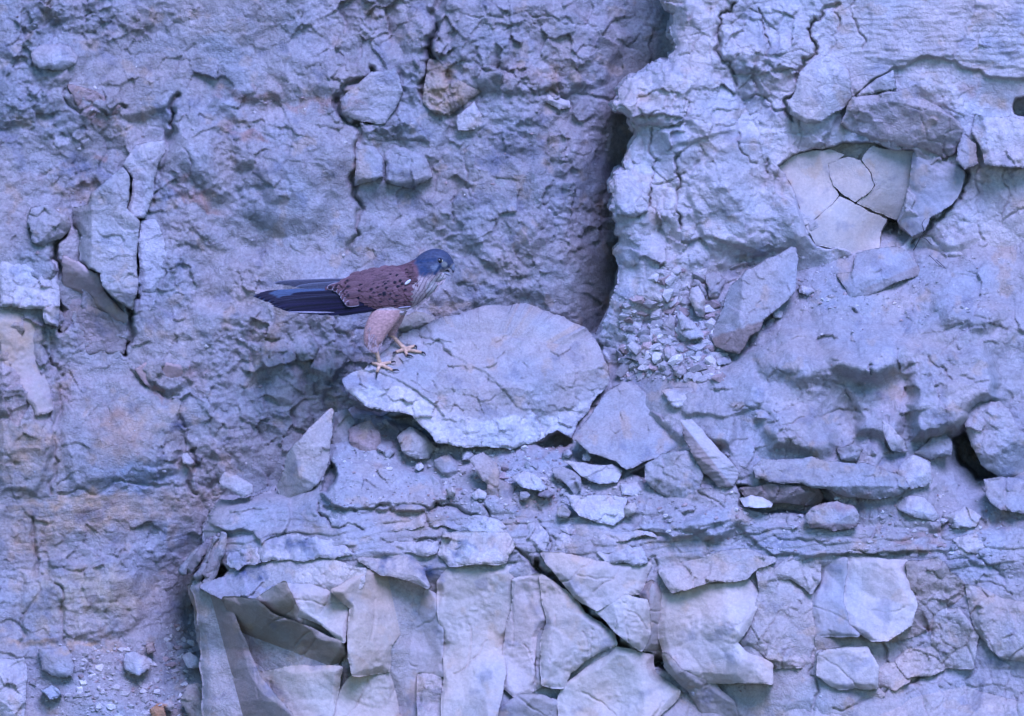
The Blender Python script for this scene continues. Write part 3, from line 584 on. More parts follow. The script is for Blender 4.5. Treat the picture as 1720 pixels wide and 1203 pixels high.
part([(1032,292),(1052,290),(1066,310),(1092,330),(1088,356),(1068,366),(1036,362),(1031,330)], 12, (.1,.1), 'clay', LIGHT, 'B', bevel=8)
# ---- flakes and blocks of the left wall
part([(123,347),(148,342),(152,325),(180,300),(206,280),(218,295),(214,350),(236,372),(230,440),(231,490),(224,523),(195,505),(171,480),(168,460),(133,439),(136,395),(122,375)], 64, (0,-.02), 'clay', (.44,.425,.41), 'W', follow=False,
 planes=[(150,400,58,1.6,0),(190,480,66,.1,-.5),(200,330,66,.0,.25)], amp=.5, back=-40, label="large pale leaning flake")
part([(105,428),(133,439),(168,460),(175,488),(216,530),(213,547),(154,516),(150,502),(126,491),(106,484)], 28, (0,-.3), 'smooth', PINK, 'W', follow=False, back=-30)
part([(108,488),(150,512),(213,547),(209,596),(150,603),(115,578),(100,554)], 18, (.1,-.1), 'clay', (.33,.29,.28), 'W', follow=False, amp=.6, back=-30)
part([(227,244),(276,234),(279,258),(265,279),(258,332),(244,366),(223,370),(213,349),(223,300),(206,276)], 40, (.1,.1), 'clay', LIGHT, 'W', follow=False, amp=.5, planes=[(240,300,44,-.7,0)], back=-30, label="upright flake beside the leaning one")
part([(52,349),(80,342),(115,363),(120,380),(105,401),(73,415),(52,405),(45,373)], 34, (.1,.25), 'slab', GREY, 'W', follow=False, planes=[(90,385,34,-.7,-.5)], back=-30, label="rounded knob of rock")
part([(237,370),(262,368),(290,430),(275,470),(258,495),(236,492),(232,430)], 14, (0,.05), 'clay', LIGHT, 'W', amp=.5, back=-40)
part([(0,398),(45,405),(98,440),(102,500),(98,550),(76,545),(70,520),(0,516)], 26, (0,.5), 'clay', LIGHT, 'W', back=-40, bevel=6)
part([(0,520),(70,522),(76,560),(76,630),(90,690),(60,700),(0,600)], 16, (0,.1), 'smooth', (.40,.36,.31), 'W', back=-40)
part([(225,620),(248,606),(320,612),(322,640),(285,662),(250,652)], 26, (0,-.2), 'smooth', PINK, 'W', back=-40, amp=.8)
part([(570,168),(623,120),(666,112),(678,154),(648,209),(602,204),(574,192)], 24, (0,.1), 'clay', (.42,.40,.39), 'W', follow=False, planes=[(640,165,32,-.5,-.1),(600,165,28,.5,.0)], amp=.55, back=-40, label="pale faceted wedge above the kestrel")
part([(710,157),(719,98),(783,103),(811,154),(790,168),(766,188),(755,195),(731,192),(710,175)], 18, (0,.1), 'rough', (.42,.36,.30), 'W', amp=.4, back=-40, label="ochre stained block")
part([(766,195),(797,168),(811,195),(804,216),(769,220)], 22, (0,.2), 'clay', LIGHT, 'W', amp=.4, back=-40)
part([(644,258),(661,241),(714,258),(728,297),(689,318),(647,304)], 22, (0,.1), 'clay', GREY, 'W', follow=False, planes=[(690,285,24,0,-.5)], amp=.6, back=-40)
part([(598,237),(626,244),(644,265),(644,297),(595,314)], 20, (0,.1), 'clay', GREY, 'W', follow=False, planes=[(620,285,22,0,-.6)], amp=.6, back=-40)
part([(603,205),(650,212),(700,200),(724,240),(660,238),(620,240)], 20, (0,-.5), 'rough', GREY, 'W', amp=.4, back=-40)
part([(916,157),(958,168),(958,182),(940,185),(916,171)], 14, (0,.2), 'smooth', (.47,.45,.44), 'W', back=-40, bevel=2)
part([(830,302),(842,298),(854,306),(855,320),(843,327),(831,318)], 20, (0,0), 'clay', (.45,.45,.44), 'W', back=-30, bevel=5, amp=.3)
part([(871,370),(944,332),(958,335),(902,401),(899,420),(881,408)], 14, (-.1,.1), 'clay', PALE, 'W', amp=.4, back=-40)
part([(112,140),(170,158),(205,178),(198,192),(145,202),(128,176)], 20, (0,-.3), 'clay', PINK, 'W', amp=.5, back=-40)
# ---- the broken face below the ledge
L = [
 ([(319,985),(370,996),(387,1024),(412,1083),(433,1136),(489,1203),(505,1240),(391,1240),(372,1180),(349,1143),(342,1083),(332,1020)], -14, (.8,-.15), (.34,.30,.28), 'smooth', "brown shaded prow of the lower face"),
 ([(377,1006),(429,1010),(457,1034),(572,1080),(576,1097),(558,1127),(429,1132),(412,1083)], 8, (.3,-.8), (.37,.325,.29), 'smooth', "brown slanting face"),
 ([(478,978),(523,985),(565,996),(586,1020),(577,1076),(544,1048),(503,1031)], 24, (.0,.25), (.55,.52,.48), 'smooth', None),
 ([(415,1094),(429,1132),(489,1122),(572,1123),(556,1203),(552,1240),(500,1240),(433,1136)], 8, (.1,.1), BUFF, 'smooth', None),
 ([(430,1010),(478,980),(503,1033),(544,1050),(572,1078),(500,1052),(457,1034)], 16, (0,-.7), (.46,.41,.36), 'smooth', None),
 ([(560,992),(612,961),(679,968),(714,989),(686,1048),(654,1083),(651,1125),(595,1132),(588,1080),(592,1020)], 16, (-.5,.05), (.51,.45,.385), 'smooth', "buff scooped face"),
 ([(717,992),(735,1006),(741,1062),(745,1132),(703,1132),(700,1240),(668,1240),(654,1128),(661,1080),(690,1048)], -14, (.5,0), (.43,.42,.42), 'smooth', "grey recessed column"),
 ([(595,1134),(651,1129),(665,1184),(670,1240),(556,1240),(572,1165)], 20, (0,.08), (.51,.475,.42), 'smooth', None),
 ([(738,978),(755,951),(804,947),(857,954),(862,975),(860,1027),(846,1083),(846,1132),(832,1203),(830,1240),(748,1240),(748,1097),(738,1027)], 26, (0,.03), (.52,.485,.44), 'smooth', "broad pale pillar"),
 ([(705,1136),(746,1130),(748,1240),(704,1240)], 14, (0,0), LIGHT, 'clay', None),
 ([(864,976),(905,968),(916,1041),(895,1097),(892,1160),(864,1167),(848,1153),(850,1083),(862,1027)], 16, (.05,0), (.52,.48,.46), 'smooth', None),
 ([(909,968),(954,999),(982,1034),(1028,1064),(1033,1082),(979,1108),(954,1129),(944,1153),(913,1148),(911,1083),(922,1048)], 14, (-.15,.1), (.53,.49,.45), 'smooth', "pale wedge under the diagonal crack"),
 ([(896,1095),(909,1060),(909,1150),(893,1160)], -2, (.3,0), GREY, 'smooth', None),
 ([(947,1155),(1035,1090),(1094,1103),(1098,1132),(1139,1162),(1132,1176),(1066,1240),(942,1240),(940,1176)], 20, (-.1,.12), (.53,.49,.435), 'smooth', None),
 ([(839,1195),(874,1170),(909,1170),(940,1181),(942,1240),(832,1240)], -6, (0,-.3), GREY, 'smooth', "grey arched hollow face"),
 ([(912,930),(972,938),(1031,952),(1091,949),(1075,994),(1045,1000),(1003,1022),(979,1010),(936,962)], 26, (0,.1), (.52,.485,.455), 'smooth', None),
 ([(1003,1026),(1045,1001),(1084,1010),(1089,1062),(1077,1090),(1042,1064)], 32, (.05,.1), (.55,.52,.485), 'smooth', "pale triangular face above the diagonal crack"),
 ([(1077,996),(1094,978),(1094,1010),(1086,1012)], 10, (0,0), (.30,.25,.23), 'smooth', None),
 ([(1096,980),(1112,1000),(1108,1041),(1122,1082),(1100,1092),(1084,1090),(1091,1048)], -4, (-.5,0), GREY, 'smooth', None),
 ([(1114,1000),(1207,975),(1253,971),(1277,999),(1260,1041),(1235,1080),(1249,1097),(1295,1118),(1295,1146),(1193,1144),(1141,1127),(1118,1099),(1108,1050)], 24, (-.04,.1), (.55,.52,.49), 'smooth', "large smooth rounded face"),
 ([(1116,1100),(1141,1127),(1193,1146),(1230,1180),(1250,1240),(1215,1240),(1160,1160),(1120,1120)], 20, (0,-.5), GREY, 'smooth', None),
 ([(1274,951),(1329,971),(1361,996),(1361,1027),(1371,1097),(1364,1115),(1298,1118),(1262,1098),(1240,1080),(1264,1041),(1279,999)], 14, (.03,.05), LIGHT, 'clay', None),
 ([(1420,940),(1521,944),(1528,992),(1537,1017),(1528,1048),(1490,1073),(1466,1074),(1424,1052),(1415,1013),(1415,965)], 24, (0,.05), (.55,.53,.52), 'smooth', "pale six-sided block"),
 ([(1378,937),(1420,940),(1413,1013),(1422,1052),(1440,1066),(1375,1066),(1361,1013),(1376,978)], 6, (.35,0), (.42,.42,.44), 'smooth', "grey face beside the pale block"),
 ([(1525,947),(1574,940),(1626,992),(1609,1020),(1574,1027),(1560,1059),(1521,1069),(1495,1075),(1530,1050),(1539,1017)], 16, (-.2,-.25), (.46,.42,.40), 'clay', None),
 ([(1392,1094),(1455,1090),(1473,1122),(1471,1153),(1410,1155),(1375,1132),(1378,1100)], 22, (0,-.1), LIGHT, 'smooth', None),
 ([(1476,1118),(1521,1115),(1525,1143),(1504,1156),(1475,1150)], 10, (0,.1), LIGHT, 'clay', None),
 ([(1532,1090),(1567,1090),(1584,1122),(1560,1132),(1525,1135),(1508,1110)], 10, (0,.2), LIGHT, 'clay', None),
 ([(1305,1125),(1392,1134),(1469,1155),(1483,1167),(1417,1188),(1399,1240),(1300,1240)], 24, (0,.15), LIGHT, 'clay', None),
 ([(1440,1060),(1480,1078),(1470,1110),(1452,1090),(1375,1092),(1372,1070)], 12, (0,-.2), GREY, 'clay', None),
 ([(1290,975),(1330,935),(1378,937),(1374,976),(1362,994),(1330,969)], 12, (0,.1), LIGHT, 'clay', None),
 ([(1190,935),(1250,925),(1300,940),(1272,950),(1253,969),(1207,972),(1130,992),(1110,960)], 14, (0,.4), LIGHT, 'clay', None),
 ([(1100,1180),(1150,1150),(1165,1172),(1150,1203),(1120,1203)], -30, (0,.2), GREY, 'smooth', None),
 ([(1625,985),(1665,1000),(1735,1020),(1735,1110),(1680,1100),(1640,1060)], 16, (0,.1), LIGHT, 'clay', None),
 ([(1420,1190),(1500,1165),(1600,1150),(1735,1190),(1735,1240),(1405,1240)], 18, (0,.5), LIGHT, 'clay', None),
 ([(1565,1030),(1608,1024),(1640,1070),(1632,1120),(1590,1118),(1570,1085)], 10, (.1,-.1), LIGHT, 'clay', None),
 ([(748,900),(850,898),(862,915),(846,944),(757,948),(740,930)], 10, (0,.2), PALE, 'clay', None),
 ([(340,985),(400,962),(440,950),(478,976),(470,990),(428,1008),(376,1004)], 12, (0,.9), (.40,.42,.47), 'clay', None),
 ([(470,976),(510,946),(560,944),(612,958),(605,985),(560,994),(520,984)], 16, (0,.3), PALE, 'clay', None),
 ([(605,940),(660,925),(700,938),(718,985),(690,972),(640,962)], 10, (0,.4), LIGHT, 'clay', None),
]
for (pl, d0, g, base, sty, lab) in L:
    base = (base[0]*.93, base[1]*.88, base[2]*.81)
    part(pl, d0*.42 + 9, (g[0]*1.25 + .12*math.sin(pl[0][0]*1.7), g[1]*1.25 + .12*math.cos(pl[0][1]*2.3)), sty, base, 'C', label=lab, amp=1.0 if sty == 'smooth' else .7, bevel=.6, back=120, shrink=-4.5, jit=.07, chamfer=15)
# layered courses of the ledge edge
for (pl, d0) in [([(545,856),(640,861),(718,860),(714,884),(640,892),(560,884)], 10), ([(714,862),(830,870),(855,905),(780,888),(728,886)], 12), ([(560,890),(640,896),(740,906),(735,930),(650,920),(570,912)], 8),
                 ([(742,890),(800,892),(858,908),(856,918),(760,914)], 14), ([(880,872),(918,892),(914,932),(884,914)], 4), ([(440,905),(500,895),(560,905),(600,930),(520,942),(440,945)], 12),
                 ([(925,890),(1000,900),(1080,915),(1090,945),(1030,948),(930,925)], 12), ([(390,925),(432,918),(440,945),(400,960),(380,950)], 10), ([(920,868),(965,872),(1030,892),(1110,905),(1040,910),(940,890)], 16)]:
    part(pl, d0*.3+1, (0,.25), 'clay', LIGHT, 'C', amp=1.1, back=120, bevel=1.6, jit=.22)
# fan of weathered slivers at the left end of the ledge
for k in range(7):
    a = (352+6*k, 908-3*k); b = (306+9*k+ (k%3)*3, 962+5*k - (k%2)*8); 
    if k > 4: a = (372, 902+4*(k-5)); b = (345+6*(k-5), 968)
    nx_, ny_ = 4.6, 3.6
    part([(a[0]-nx_,a[1]-ny_),(a[0]+nx_,a[1]+ny_*.4),(b[0]+nx_*1.3,b[1]+ny_),(b[0],b[1]+4),(b[0]-nx_*1.3,b[1]-ny_)], 16+4*(k%3), (0,0), 'clay', (.30,.27,.26) if k%2 else (.34,.32,.31), 'C', follow=False, back=20, bevel=4, shrink=-.6, amp=.6, jit=.16)

# ------------------------------------------------------------------ loose stones, each a thing of its own
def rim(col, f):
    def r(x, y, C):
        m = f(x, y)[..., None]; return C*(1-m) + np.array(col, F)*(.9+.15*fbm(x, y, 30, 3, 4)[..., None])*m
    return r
SLAB = [(574,636),(612,619),(630,605),(655,580),(675,559),(703,552),(745,531),(829,512),(885,510),(947,531),(986,552),(1000,570),(1021,612),(1022,647),(996,675),(972,709),(961,737),(937,723),(920,730),(906,741),(857,757),(815,751),(769,751),(731,744),(707,716),(693,699),(661,692),(612,682),(581,657)]
RIML = [(570,655),(600,650),(640,655),(679,650),(715,672),(748,691),(783,704),(825,711),(874,693),(915,700),(954,697),(990,672),(1025,640)]
def rimf(x, y):
    yy = np.interp(x, [p[0] for p in RIML], [p[1] for p in RIML]) + 12*fbm(x, y, 34, 4, 61)
    return sstep(-3, 4, y - yy)
SG = .95; SGX = -.10
def slab_top(px, py): return 100 + SG*(py-520) + SGX*(px-860)
hc_s = float(HC(np.array([np.mean([p[0] for p in SLAB])], F), np.array([np.mean([p[1] for p in SLAB])], F))[0])
scx = float(np.mean([p[0] for p in SLAB])); scy = float(np.mean([p[1] for p in SLAB]))
slab = stone("rock_slab", "rock", "broad tilted slab with a pale broken front edge that the kestrel stands on", SLAB, slab_top(scx, scy)-hc_s, (SGX, SG), 'slab', (.42,.40,.385),
  planes=[(830,706,slab_top(830,706)-hc_s,-.08,.10),(700,690,slab_top(700,680)-hc_s,-.25,.18),(1000,640,slab_top(1000,640)-hc_s,-1.0,.45),(640,660,slab_top(640,655)-hc_s,-.1,.30),(930,700,slab_top(930,690)-hc_s,-.75,.1)],
  steps=[([(724,572),(757,597),(800,620),(835,645),(868,684),(920,694),(1030,700),(1040,500),(700,500)], 3.2), ([(560,600),(640,625),(690,650),(748,700),(700,760),(560,760)], -7)],
  cracks=[([(703,553),(724,570),(757,597)],3,10),([(757,597),(800,620),(835,645),(868,684)],1.4,2.5),([(690,640),(735,665),(748,690)],1.6,4),([(773,650),(800,690)],1.2,2)],
  thick=80, back=None, taper=.8, bevel=4, s=1.7, jit=.11, amp=1.0, recol=rim((.64,.62,.60), rimf))
stone("rock_slab", "rock", "triangular blue-grey slab leaning right of the kestrel's slab", [(960,737),(976,718),(993,695),(1010,668),(1024,654),(1045,640),(1063,640),(1098,680),(1132,716),(1146,751),(1110,768),(1077,779),(1052,790),(1035,776),(989,762)], 35, (-.05,.95), 'slab', (.40,.385,.375),
  planes=[(1040,778,108,.1,-.8),(1110,760,108,-.2,-.5)], amp=.55, thick=70, bevel=4)
stone("pointed_stone", "rock", "upright pointed stone standing left of the big slab", [(557,684),(562,690),(559,730),(553,775),(545,800),(534,815),(505,833),(490,840),(470,838),(464,815),(480,765),(505,735),(530,708)], 60, (0,.1), 'slab', (.45,.42,.39),
  planes=[(503,770,62,1.7,-.15),(530,760,72,-.30,.1)], amp=.5, thick=70, bevel=3)
stone("stone", "stone", "small pale rounded stone at the far left end of the ledge", [(368,804),(377,792),(398,797),(426,814),(426,828),(408,837),(391,828),(370,818)], 60, (0,.2), 'slab', (.48,.44,.42), planes=[(398,815,66,-.3,.5),(410,825,62,.1,-.5)], amp=.5, bevel=6)
stone("rock_block_fallen", "rock", "tall tilted block with a brown broken lower end", [(1253,453),(1270,446),(1300,430),(1329,413),(1338,416),(1342,435),(1336,491),(1315,512),(1284,537),(1274,558),(1260,565),(1242,596),(1200,582),(1195,565),(1204,537),(1225,481)], 78, (-.05,.35), 'slab', (.39,.385,.39),
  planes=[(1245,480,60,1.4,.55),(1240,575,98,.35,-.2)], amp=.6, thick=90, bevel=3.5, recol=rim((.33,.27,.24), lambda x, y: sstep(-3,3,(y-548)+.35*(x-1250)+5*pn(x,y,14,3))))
stone("rock_block_fallen", "rock", "flat block lying below the dark gap in the niche", [(1404,460),(1431,456),(1434,440),(1438,425),(1504,414),(1525,421),(1546,453),(1544,463),(1490,484),(1459,498),(1427,500),(1417,481)], 66, (-.05,.75), 'slab', (.37,.37,.38),
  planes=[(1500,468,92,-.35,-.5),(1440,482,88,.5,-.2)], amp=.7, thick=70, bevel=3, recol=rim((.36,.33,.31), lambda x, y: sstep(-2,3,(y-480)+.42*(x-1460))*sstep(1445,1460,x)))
stone("stone", "stone", "pale stone stuck in the upper left of the wall", [(52,84),(70,74),(100,72),(118,77),(131,95),(127,108),(105,119),(75,117),(55,108)], 44, (0,.2), 'clay', (.46,.43,.42), 'W', planes=[(90,95,50,-.2,.3),(70,108,44,.5,-.4)], amp=.35, bevel=6, thick=60)
stone("stone", "stone", "brown-grey lump in the shade under the slab's left end", [(584,720),(623,706),(637,723),(640,751),(623,779),(598,772),(588,751)], 34, (.1,.1), 'slab', PINK, planes=[(610,725,34,0,.6)], bevel=6, amp=.7)
stone("stone", "stone", "rounded buff stone propping the slab's front", [(665,734),(689,716),(714,730),(735,751),(721,772),(700,772),(675,758)], 56, (0,.3), 'slab', (.43,.40,.37), planes=[(700,740,60,.3,.3),(720,755,58,-.6,0)], bevel=7, amp=.7)
stone("stone", "stone", "dark stone behind the upright pointed stone", [(560,692),(582,684),(596,706),(590,740),(575,770),(558,768),(556,730)], 30, (0,.2), 'slab', GREY, bevel=6, amp=.7)
stone("stone", "stone", "forked brown-grey boulder below the middle of the slab", [(787,772),(811,758),(836,779),(839,804),(867,814),(867,839),(839,853),(815,853),(818,814),(801,797)], 40, (0,.25), 'slab', (.38,.34,.31), planes=[(840,825,44,-.4,.1)], bevel=6)
stone("stone", "stone", "knobbly stone left of the forked boulder", [(728,772),(755,762),(773,779),(773,800),(755,804),(731,786)], 30, (0,.3), 'clay', GREY, bevel=6, amp=.6)
stone("stone", "stone", "white angular stone lying on rubble below the slab", [(857,800),(881,790),(909,804),(921,821),(909,826),(874,818)], 50, (0,.7), 'slab', (.56,.54,.53), planes=[(890,812,54,0,-.1)], bevel=3)
stone("stone", "stone", "white chip left of the forked boulder's foot", [(790,832),(804,819),(818,828),(815,840),(797,840)], 32, (0,.4), 'slab', (.55,.53,.52), bevel=3, thick=24)
stone("stone", "stone", "small egg-shaped white pebble above the dark ledge crack", [(748,821),(759,816),(766,825),(764,835),(752,833)], 32, (0,.1), 'slab', (.55,.53,.52), bevel=6, thick=20)
stone("stone", "stone", "blue-grey stone right of the white angular one", [(926,786),(947,783),(975,797),(977,825),(965,835),(951,814),(930,804)], 36, (0,.5), 'slab', GREY, bevel=4)
stone("rock_slab", "rock", "low flat rock under the corner between the two slabs", [(940,772),(979,776),(1028,779),(1047,790),(1038,811),(1007,814),(975,800)], 34, (0,.4), 'clay', LIGHT, bevel=4, amp=.5)
stone("rock_slab", "rock", "sloping flat slab on the ledge lip in the middle", [(947,828),(986,832),(1056,835),(1049,870),(1031,884),(1000,877),(972,867)], 30, (0,.6), 'slab', LIGHT, bevel=4)
stone("stone", "stone", "buff pebble at the right end of the sloping flat slab", [(1042,867),(1049,849),(1066,842),(1071,853),(1066,863),(1049,870)], 42, (0,.2), 'slab', BUFF, bevel=5, thick=30)
stone("stone", "stone", "buff chip below the left end of the sloping flat slab", [(935,853),(947,847),(961,860),(953,872),(937,869)], 34, (0,.2), 'slab', BUFF, bevel=4, thick=26)
stone("stone", "stone", "large rounded stone under the triangular slab's tip", [(1082,780),(1110,762),(1150,756),(1165,757),(1178,772),(1182,800),(1178,845),(1140,850),(1105,828),(1082,805)], 42, (0,.15), 'slab', (.41,.40,.39), planes=[(1120,790,44,.6,.3),(1160,800,48,-.3,.1)], bevel=6)
stone("rock_plank", "rock", "grooved brown plank-shaped stone right of the triangular slab", [(1141,706),(1163,704),(1200,745),(1243,795),(1240,805),(1232,818),(1205,818),(1181,795),(1160,760)], 48, (0,.3), 'fibre', (.45,.43,.41), planes=[(1195,775,52,.75,-.75)], bevel=3, recol=rim((.34,.29,.26), lambda x, y: sstep(-3,3,(y-795)-1.25*(x-1213))))
stone("rock_slab", "rock", "long pale slab overhanging a brown hollow on the right ledge", [(1264,785),(1280,769),(1364,766),(1448,777),(1490,790),(1520,800),(1528,818),(1510,833),(1455,839),(1417,835),(1385,822),(1340,812),(1290,810),(1268,803)], 48, (0,.75), 'clay', (.39,.38,.375), planes=[(1400,802,66,0,-.6)], bevel=9, thick=70, amp=.6)
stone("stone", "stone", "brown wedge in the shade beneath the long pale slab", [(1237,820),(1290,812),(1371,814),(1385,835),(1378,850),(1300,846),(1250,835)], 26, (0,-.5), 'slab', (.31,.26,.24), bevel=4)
stone("stone", "stone", "thin flat stone under the left end of the long pale slab", [(1240,836),(1268,829),(1300,846),(1296,853),(1250,852)], 34, (0,.5), 'fibre', LIGHT, bevel=3, thick=26)
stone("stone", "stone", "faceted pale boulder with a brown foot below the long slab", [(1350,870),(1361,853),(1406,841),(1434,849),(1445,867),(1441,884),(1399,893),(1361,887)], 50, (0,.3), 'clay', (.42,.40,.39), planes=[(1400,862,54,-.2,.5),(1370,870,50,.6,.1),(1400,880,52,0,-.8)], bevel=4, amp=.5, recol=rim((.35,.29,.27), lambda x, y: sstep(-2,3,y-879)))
stone("stone", "stone", "pale lump right of the brown-footed boulder", [(1490,846),(1514,835),(1553,835),(1581,870),(1567,877),(1528,867)], 44, (0,.6), 'clay', LIGHT, bevel=5, amp=.5)
stone("boulder", "rock", "rough pale boulder beside the dark hole at the right edge", [(1623,687),(1637,674),(1678,673),(1696,687),(1713,722),(1735,730),(1735,806),(1678,802),(1647,781),(1633,753),(1623,725),(1617,701)], 92, (0,.2), 'clay', (.42,.41,.41), planes=[(1675,730,100,-.1,.35),(1640,740,92,.9,-.1)], bevel=9, thick=150, amp=.8)
stone("rock_slab", "rock", "flat slab lying under the boulder at the right edge", [(1650,804),(1690,801),(1735,805),(1735,866),(1680,857),(1657,835)], 60, (0,.7), 'slab', GREY, bevel=4, thick=60)
stone("stone", "stone", "rounded stone on the left of the dark hole", [(1570,729),(1588,725),(1600,743),(1598,767),(1563,774),(1532,762)], 52, (0,.3), 'slab', (.38,.36,.36), bevel=6, amp=.7)
stone("rock_flake", "rock", "thin curved flake standing left of the dark hole", [(1480,701),(1497,715),(1521,743),(1525,760),(1497,757),(1483,725)], 46, (-.4,.1), 'slab', LIGHT, bevel=3, thick=30)
stone("stone", "stone", "pale stone at the right end of the long slab", [(1504,791),(1532,763),(1563,777),(1567,811),(1530,822)], 58, (-.2,.5), 'clay', LIGHT, bevel=5, amp=.5)
stone("stone", "stone", "small elongated pebble in the wall crack left of the ledge", [(303,762),(314,759),(327,775),(320,787),(306,778)], 26, (0,.3), 'slab', LIGHT, 'W', bevel=5, thick=24)
stone("boulder", "rock", "grey-brown boulder at the foot of the lower prow", [(304,1170),(314,1149),(342,1149),(370,1167),(384,1188),(382,1240),(335,1235),(304,1183)], 60, (0,.2), 'slab', (.38,.35,.31), 'W', planes=[(340,1180,64,-.3,.5),(330,1170,60,.5,-.2)], bevel=6, thick=90)
stone("stone", "stone", "rugged white stone on the lower left rubble", [(209,1097),(230,1094),(257,1108),(251,1125),(234,1136),(209,1125)], 44, (0,.5), 'clay', (.50,.48,.48), 'W', bevel=5, amp=.5)
stone("stone", "stone", "pale flat stone near the base of the dark cavity", [(304,1101),(318,1094),(342,1115),(342,1122),(314,1122)], 70, (0,.5), 'slab', LIGHT, 'W', bevel=4)
stone("stone", "stone", "pale blue-grey stone at the bottom left", [(66,1160),(87,1149),(101,1160),(105,1170),(84,1176)], 34, (0,.4), 'slab', (.42,.43,.45), 'W', bevel=4)
stone("stone", "stone", "small pinkish stone above the rugged white one", [(244,1083),(258,1076),(262,1094),(248,1101)], 38, (0,.3), 'slab', PINK, 'W', bevel=3, thick=30)
stone("rock_block_fallen", "rock", "grey block resting on rubble below the left strata", [(63,1090),(110,1083),(126,1118),(122,1136),(98,1139),(70,1125)], 30, (0,.4), 'clay', GREY, 'W', bevel=5, amp=.5)
stone("rock_block_fallen", "rock", "pale cracked block in the bottom left corner", [(-8,1104),(42,1104),(45,1150),(38,1240),(-8,1240)], 30, (-.1,.1), 'clay', LIGHT, 'W', bevel=5, amp=.8)
stone("stone", "stone", "small orange stone on the bottom edge left of the boulder", [(250,1192),(262,1184),(276,1188),(280,1206),(255,1212)], 34, (0,.3), 'slab', (.50,.30,.17), 'W', bevel=4, thick=30)
stone("stone", "stone", "white pebble beside the orange stone", [(272,1180),(284,1174),(294,1184),(290,1196),(278,1192)], 36, (0,.3), 'slab', (.50,.48,.48), 'W', bevel=4, thick=24)
stone("stone", "stone", "buff cobble wedged behind the slab at the kestrel's breast", [(664,552),(672,532),(700,522),(728,530),(735,541),(714,553),(690,562)], 70, (0,.0), 'slab', (.42,.38,.31), 'W', bevel=9, thick=50, amp=.8)
for lab, pl, d0, g, col in [
 ("slim upright stone in the rubble left of the tilted block", [(1160,483),(1172,479),(1186,505),(1184,533),(1170,531),(1157,502)], 48, (.2,.2), LIGHT),
 ("second slim stone behind the upright one, leaning left", [(1163,466),(1175,470),(1188,492),(1186,504),(1174,480),(1162,482)], 34, (0,.2), GREY),
 ("pale triangular stone in the middle of the rubble pile", [(1137,519),(1151,530),(1183,561),(1183,568),(1158,571),(1139,558)], 56, (.3,.2), (.44,.43,.43)),
 ("rounded stone against the left side of the tilted block", [(1183,460),(1197,455),(1221,470),(1207,502),(1190,502)], 36, (0,.3), GREY),
 ("flat chip at the foot of the tilted block", [(1200,604),(1225,597),(1230,610),(1207,615)], 28, (0,.5), LIGHT),
 ("cobble on the left edge of the rubble pile beside the crack", [(1115,584),(1132,580),(1139,598),(1132,608),(1118,601)], 38, (0,.3), LIGHT),
 ("cobble at the base of the rubble pile above the triangular slab", [(1130,617),(1146,612),(1155,624),(1142,636),(1131,630)], 40, (0,.3), LIGHT),
 ("long stone lying against the buttress left of the rubble", [(1112,545),(1124,525),(1136,535),(1134,570),(1118,580)], 36, (.3,.2), GREY),
 ("flat stone right of the slab's top corner", [(1110,655),(1160,650),(1182,660),(1165,690),(1130,685)], 22, (0,.5), LIGHT),
 ("round pebble on top of the ledge below the tilted block", [(1296,525),(1306,519),(1316,524),(1314,534),(1299,535)], 20, (0,.3), LIGHT),
 ("small slab between the tilted block and the flat block", [(1340,478),(1362,482),(1372,490),(1356,498),(1342,492)], 26, (0,.5), LIGHT),
 ("little stone under the flat block's left corner", [(1384,498),(1398,494),(1412,505),(1404,514),(1386,510)], 26, (0,.4), LIGHT),
 ("chip of brown rock on the rubble below the big slab", [(905,824),(920,822),(934,830),(920,838),(902,834)], 34, (0,.3), (.32,.28,.28)),
 ("grey chip right of the forked boulder", [(872,826),(884,824),(892,832),(884,842),(872,840)], 34, (0,.3), GREY),
 ("pale cobble under the slab near its right underside", [(945,757),(956,752),(962,762),(956,770),(944,768)], 30, (0,.3), LIGHT),
 ("small square stone under the triangular slab's left corner", [(978,762),(990,760),(996,768),(990,776),(977,774)], 36, (0,.3), (.46,.45,.45)),
 ("small dark stone left of the rounded buff stone", [(640,752),(655,748),(664,760),(655,772),(642,768)], 26, (0,.3), GREY),
 ("angular chip between the knobbly stone and the forked boulder", [(775,760),(790,756),(798,764),(788,775),(776,774)], 34, (0,.3), LIGHT),
 ("pale chip under the rounded buff stone", [(698,780),(708,776),(715,784),(705,792),(697,788)], 26, (0,.3), PALE),
 ("stone between the large rounded stone and the sloping flat slab", [(1040,812),(1070,808),(1082,825),(1070,836),(1044,832)], 26, (0,.5), LIGHT),
 ("dark pebble stuck in the lower right part of the diagonal crack", [(1122,1135),(1140,1140),(1156,1152),(1158,1166),(1148,1168),(1130,1152)], 14, (0,.2), GREY),
 ("slim pebble at the lower end of the diagonal crack", [(1160,1148),(1167,1152),(1168,1170),(1160,1168)], 20, (0,0), LIGHT),
 ("pale stone at the right end of the wide ledge step", [(1580,865),(1620,850),(1650,868),(1640,885),(1600,888)], 30, (0,.5), LIGHT),
 ("small pale block at the right below the flat slab", [(1600,905),(1640,895),(1660,920),(1630,940),(1604,930)], 24, (0,.4), LIGHT),
 ("grey stone between the long slab and the rounded mound", [(1405,752),(1432,745),(1450,755),(1440,775),(1412,772)], 34, (0,.4), GREY),
 ]:
    wh = 'C'
    stone("stone", "stone", lab, pl, d0, g, 'slab', col, wh, bevel=5, thick=34, planes=[(pl[0][0]*.5+pl[2][0]*.5, pl[0][1]*.5+pl[2][1]*.5, d0+3, -.5, .1)], s=1.5)
